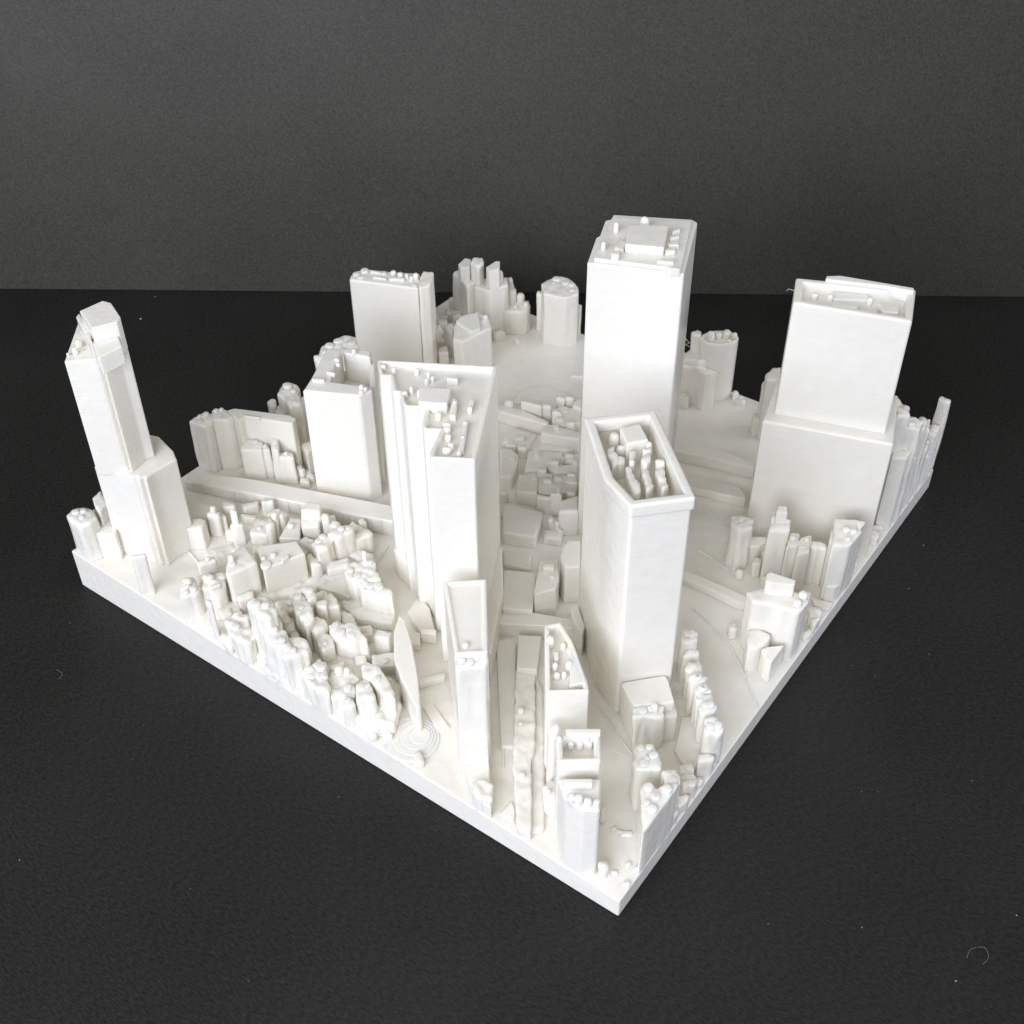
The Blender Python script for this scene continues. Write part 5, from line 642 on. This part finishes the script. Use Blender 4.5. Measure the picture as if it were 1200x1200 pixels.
{'n':'pillar','z':17.97,'zb':5.2,'p':[(144.44,4.37),(142.84,3.99),(144.33,0.51),(145.84,1.11)],'lump':0.5,'subs':[('peg',143.98,2.83,1.01,0.9,'rooftop_vent')]},
{'n':'pillar','z':22.41,'zb':5.21,'p':[(147.58,3.52),(145.45,2.98),(145.99,0.3),(148.15,0.3)],'lump':0.5},
{'n':'pillar','z':21.98,'zb':5.23,'p':[(147.89,4.31),(147.28,2.42),(150.49,0.9),(151.48,2.61)],'lump':0.5},
{'n':'pillar','z':16.65,'zb':5.24,'p':[(151.44,3.24),(149.79,2.39),(151.74,0.3),(153.08,0.95)],'lump':0.5,'subs':[('peg',151.18,1.75,0.94,0.67,'rooftop_vent')]},
{'n':'pillar','z':22.66,'zb':5.25,'p':[(152.84,4.32),(151.18,3.04),(153.4,0.3),(154.92,1.63)],'lump':0.5,'subs':[('peg',152.69,2.63,1.07,0.41,'rooftop_vent')]},
{'n':'pillar','z':22.53,'zb':5.26,'p':[(155.13,3.1),(153.66,2.49),(154.43,0.3),(155.95,0.4)],'lump':0.5},
{'n':'rooftop_block','z':12.55,'zb':11.29,'p':[(90.39,83.0),(89.08,84.23),(87.5,82.55),(88.8,81.31)]},
{'n':'rooftop_block','z':13.15,'zb':11.93,'p':[(78.42,69.31),(77.76,70.32),(76.41,69.44),(77.07,68.42)]},
{'n':'rooftop_block','z':13.39,'zb':11.82,'p':[(110.39,89.33),(109.4,90.46),(107.99,89.22),(108.98,88.1)]},
{'n':'rooftop_block','z':11.58,'zb':10.68,'p':[(92.42,97.46),(91.25,98.56),(89.11,96.3),(90.28,95.2)]},
{'n':'rooftop_block','z':11.43,'zb':9.96,'p':[(100.35,89.03),(99.29,90.22),(96.96,88.15),(98.02,86.96)]},
{'n':'rooftop_block','z':12.17,'zb':11.18,'p':[(93.35,91.87),(92.41,93.12),(91.43,92.38),(92.37,91.13)]},
{'n':'rooftop_block','z':10.47,'zb':9.52,'p':[(78.49,67.02),(77.72,67.73),(76.67,66.59),(77.45,65.88)]},
{'n':'rooftop_block','z':17.67,'zb':16.12,'p':[(84.2,71.31),(83.67,72.05),(81.51,70.5),(82.04,69.76)]},
{'n':'rooftop_block','z':11.26,'zb':10.41,'p':[(103.24,79.64),(101.69,81.19),(100.53,80.03),(102.08,78.48)]},
{'n':'rooftop_block','z':13.01,'zb':11.75,'p':[(118.91,92.17),(117.48,94.05),(115.47,92.53),(116.9,90.64)]},
{'n':'rooftop_block','z':10.47,'zb':9.06,'p':[(103.52,96.18),(101.73,97.76),(100.94,96.86),(102.73,95.28)]},
{'n':'rooftop_block','z':9.53,'zb':8.46,'p':[(108.6,86.46),(107.95,87.21),(106.71,86.13),(107.37,85.38)]},
{'n': 'house_terrace', 'z': 11.32, 'zb': 6.72, 'p': [(0.3, 94.13), (1.06, 86.07), (0.91, 77.04), (1.82, 70.41), (2.0, 63.3), (5.06, 60.61), (14.8, 66.74), (14.06, 77.32), (13.22, 84.26), (13.44, 97.65), (15.73, 103.89), (4.62, 105.45)], 'label': 'raised ground joining the house rows along the left edge', 'lump': 0.9},
{'n':'house_terrace','z':11.1,'zb':7.23,'p':[(11.19,94.25),(12.39,83.54),(16.54,77.7),(22.2,85.67),(22.03,100.22),(13.85,102.14)],'lump':0.9},
{'n':'house_terrace','z':10.99,'zb':7.18,'p':[(24.39,88.9),(27.68,80.47),(31.33,82.46),(34.18,90.67),(26.21,94.51)],'lump':0.9},
{'n':'house_terrace','z':11.84,'zb':8.47,'p':[(0.96,113.08),(0.3,104.95),(6.09,105.85),(11.37,113.92),(9.25,120.29),(2.68,121.4)],'lump':0.9},
{'n':'house_terrace','z':11.25,'zb':7.92,'p':[(10.79,115.82),(15.33,111.86),(25.7,102.18),(32.36,105.45),(34.6,115.43),(30.46,126.66),(19.74,133.73)],'lump':0.9},
{'n':'house_terrace','z':11.05,'zb':7.63,'p':[(26.43,101.49),(32.77,97.56),(39.61,100.77),(38.79,109.87),(30.59,110.89)],'lump':0.9},
]
for e in DATA:
    p, z, zb = e['p'], e['z'], e['zb']
    bm = bmesh.new()
    rim = e.get('rim'); floor = z
    if 'collar' in e:
        add_ring(bm, p, z-e['collar'], z, 0.45, 1.35)
    elif rim:
        add_pan(bm, p, zb, z, rim[0], rim[1]); floor = z-rim[1]
    else:
        if e.get('lump'): p = offset(p, 0.15 + 0.2*e['lump'])
        add_prism(bm, p, zb, z)
    me = bm_mesh(e['n'], bm, True)
    o = link(e['n'], me, model, WHITE)
    if 'label' in e: o['label'] = e['label']
    lump = e.get('lump', 0)
    if lump: melt(o, lump)
    else: soften(o, e.get('bev', 0.55) if z-zb > 20 else 0.4 if z-zb > 6 else 0.25, 3)
    for s in e.get('subs', ()):
        if s[0] == 'peg':
            _, x, y, r, h, nm = s
            base = floor if h < 0.25 or rim else z
            top = z + (h*0.78 if h > 0 else h)
            r *= 0.8
            g = link(nm, PEG, o)
            g.location = (x, y, base); g.scale = (r*rng.uniform(.9, 1.1), r*rng.uniform(.85, 1.15), max(top-base, 0.35))
            g.rotation_euler = (0, 0, rng.uniform(0, 3))
        else:
            _, q, h, nm, b = s
            bm = bmesh.new(); add_prism(bm, q, floor+b if b < 0 else floor-0.6, z+h)
            g = link(nm, bm_mesh(nm, bm, True), o, WHITE)
            if b > 0: melt(g, b, 0.35)
            else: soften(g, 0.28 if b == 0 else 0.1)

# thin strings left by the print head
def fibre(name, pts, r, mat, parent=None, sides=5):
    bm = bmesh.new(); prev = None
    P = [Vector(p) for p in pts]
    for i, p in enumerate(P):
        d = (P[min(i+1, len(P)-1)] - P[max(i-1, 0)]).normalized()
        a = d.orthogonal().normalized(); b = d.cross(a)
        row = [bm.verts.new(p + (a*math.cos(2*math.pi*k/sides) + b*math.sin(2*math.pi*k/sides))*r) for k in range(sides)]
        if prev:
            for k in range(sides): bm.faces.new((prev[k], prev[(k+1) % sides], row[(k+1) % sides], row[k]))
        else: bm.faces.new(row[::-1])
        prev = row
    bm.faces.new(prev)
    return link(name, bm_mesh(name, bm), parent, mat)
for pts in [[(48.83, 15.88, 9), (49.66, 15.11, 9.6), (50.96, 14.81, 10)], [(140.51, 68.65, 33), (141.71, 67.81, 31), (141.66, 69.01, 30), (142.85, 67.72, 29)], [(120.82, 34.14, 70), (121.26, 33.98, 70.4), (121.17, 32.87, 70.5), (121.06, 32.39, 70.5)], [(28.78, 23.82, 8), (28.12, 15.89, 8.5)], [(14.45, 58.1, 9.5), (17.3, 58.7, 9.2)]]: fibre("print_string", pts, 0.07, WHITE, model)

# ------------------------------------------------------------------ specks and lint on the card
def smooth_path(pts, n=6):
    out = []
    for i in range(len(pts)-1):
        p0, p1, p2, p3 = (Vector(pts[max(i-1, 0)]), Vector(pts[i]), Vector(pts[i+1]), Vector(pts[min(i+2, len(pts)-1)]))
        for k in range(n):
            t = k/n
            out.append(0.5*((2*p1) + (p2-p0)*t + (2*p0-5*p1+4*p2-p3)*t*t + (3*p1-p0-3*p2+p3)*t**3))
    out.append(Vector(pts[-1])); return out
for lab, pts in (("curled grey lint fibre on the card at lower right", [(31.4, -59.1), (33.1, -59.0), (34.6, -59.8), (35.3, -61.2), (34.3, -62.3), (32.9, -62.4), (31.8, -62.0)]),
                 ("tiny bent lint fibre on the card left of the plate", [(-22.4, 142.6), (-22.4, 140.4), (-23.1, 139.9), (-24.1, 139.6)])):
    path = smooth_path([(x*MM, y*MM, 0.00018 + 0.0002*(i % 2)) for i, (x, y) in enumerate(pts)])
    o = fibre("lint_fibre", path, 0.00007, LINT)
    o["label"] = lab; o["category"] = "lint"
bm = bmesh.new()
for x, y, s in [(-10.5, 152.1, 0.28), (-21.9, 113.0, 0.16), (-29.7, 107.9, 0.16), (-60.6, 107.2, 0.32), (-44.8, 73.6, 0.2), (-52.2, 50.0, 0.2), (-10.7, 64.0, 0.28), (72.1, -45.0, 0.2), (55.6, -26.8, 0.16), (45.9, -63.8, 0.36), (25.7, -59.1, 0.48), (25.8, -40.1, 0.28), (15.8, -24.8, 0.24), (136.9, -7.8, 0.4), (101.6, -23.5, 0.32), (87.6, -15.8, 0.24), (87.6, -10.0, 0.2), (119.6, -10.9, 0.24), (104.4, 247.8, 0.56), (92.4, 241.5, 0.88), (79.1, -17.6, 0.16), (57.6, -29.6, 0.16)]:
    c = Vector((x*MM, y*MM, 0.0001)); s *= MM*0.5
    vs = [bm.verts.new(c + Vector((s*rng.uniform(.6, 1.2)*math.cos(a), s*rng.uniform(.6, 1.2)*math.sin(a), 0))) for a in (0.2, 1.4, 2.7, 3.8, 5.1)]
    tp = bm.verts.new(c + Vector((0, 0, s*0.7)))
    for i in range(5): bm.faces.new((vs[i], vs[(i+1) % 5], tp))
    bm.faces.new(vs[::-1])
dust = link("dust_specks", bm_mesh("dust_specks", bm, False), None, DUST)
dust["kind"] = "stuff"
dust["label"] = "scattered pale dust specks on the black card"; dust["category"] = "dust"
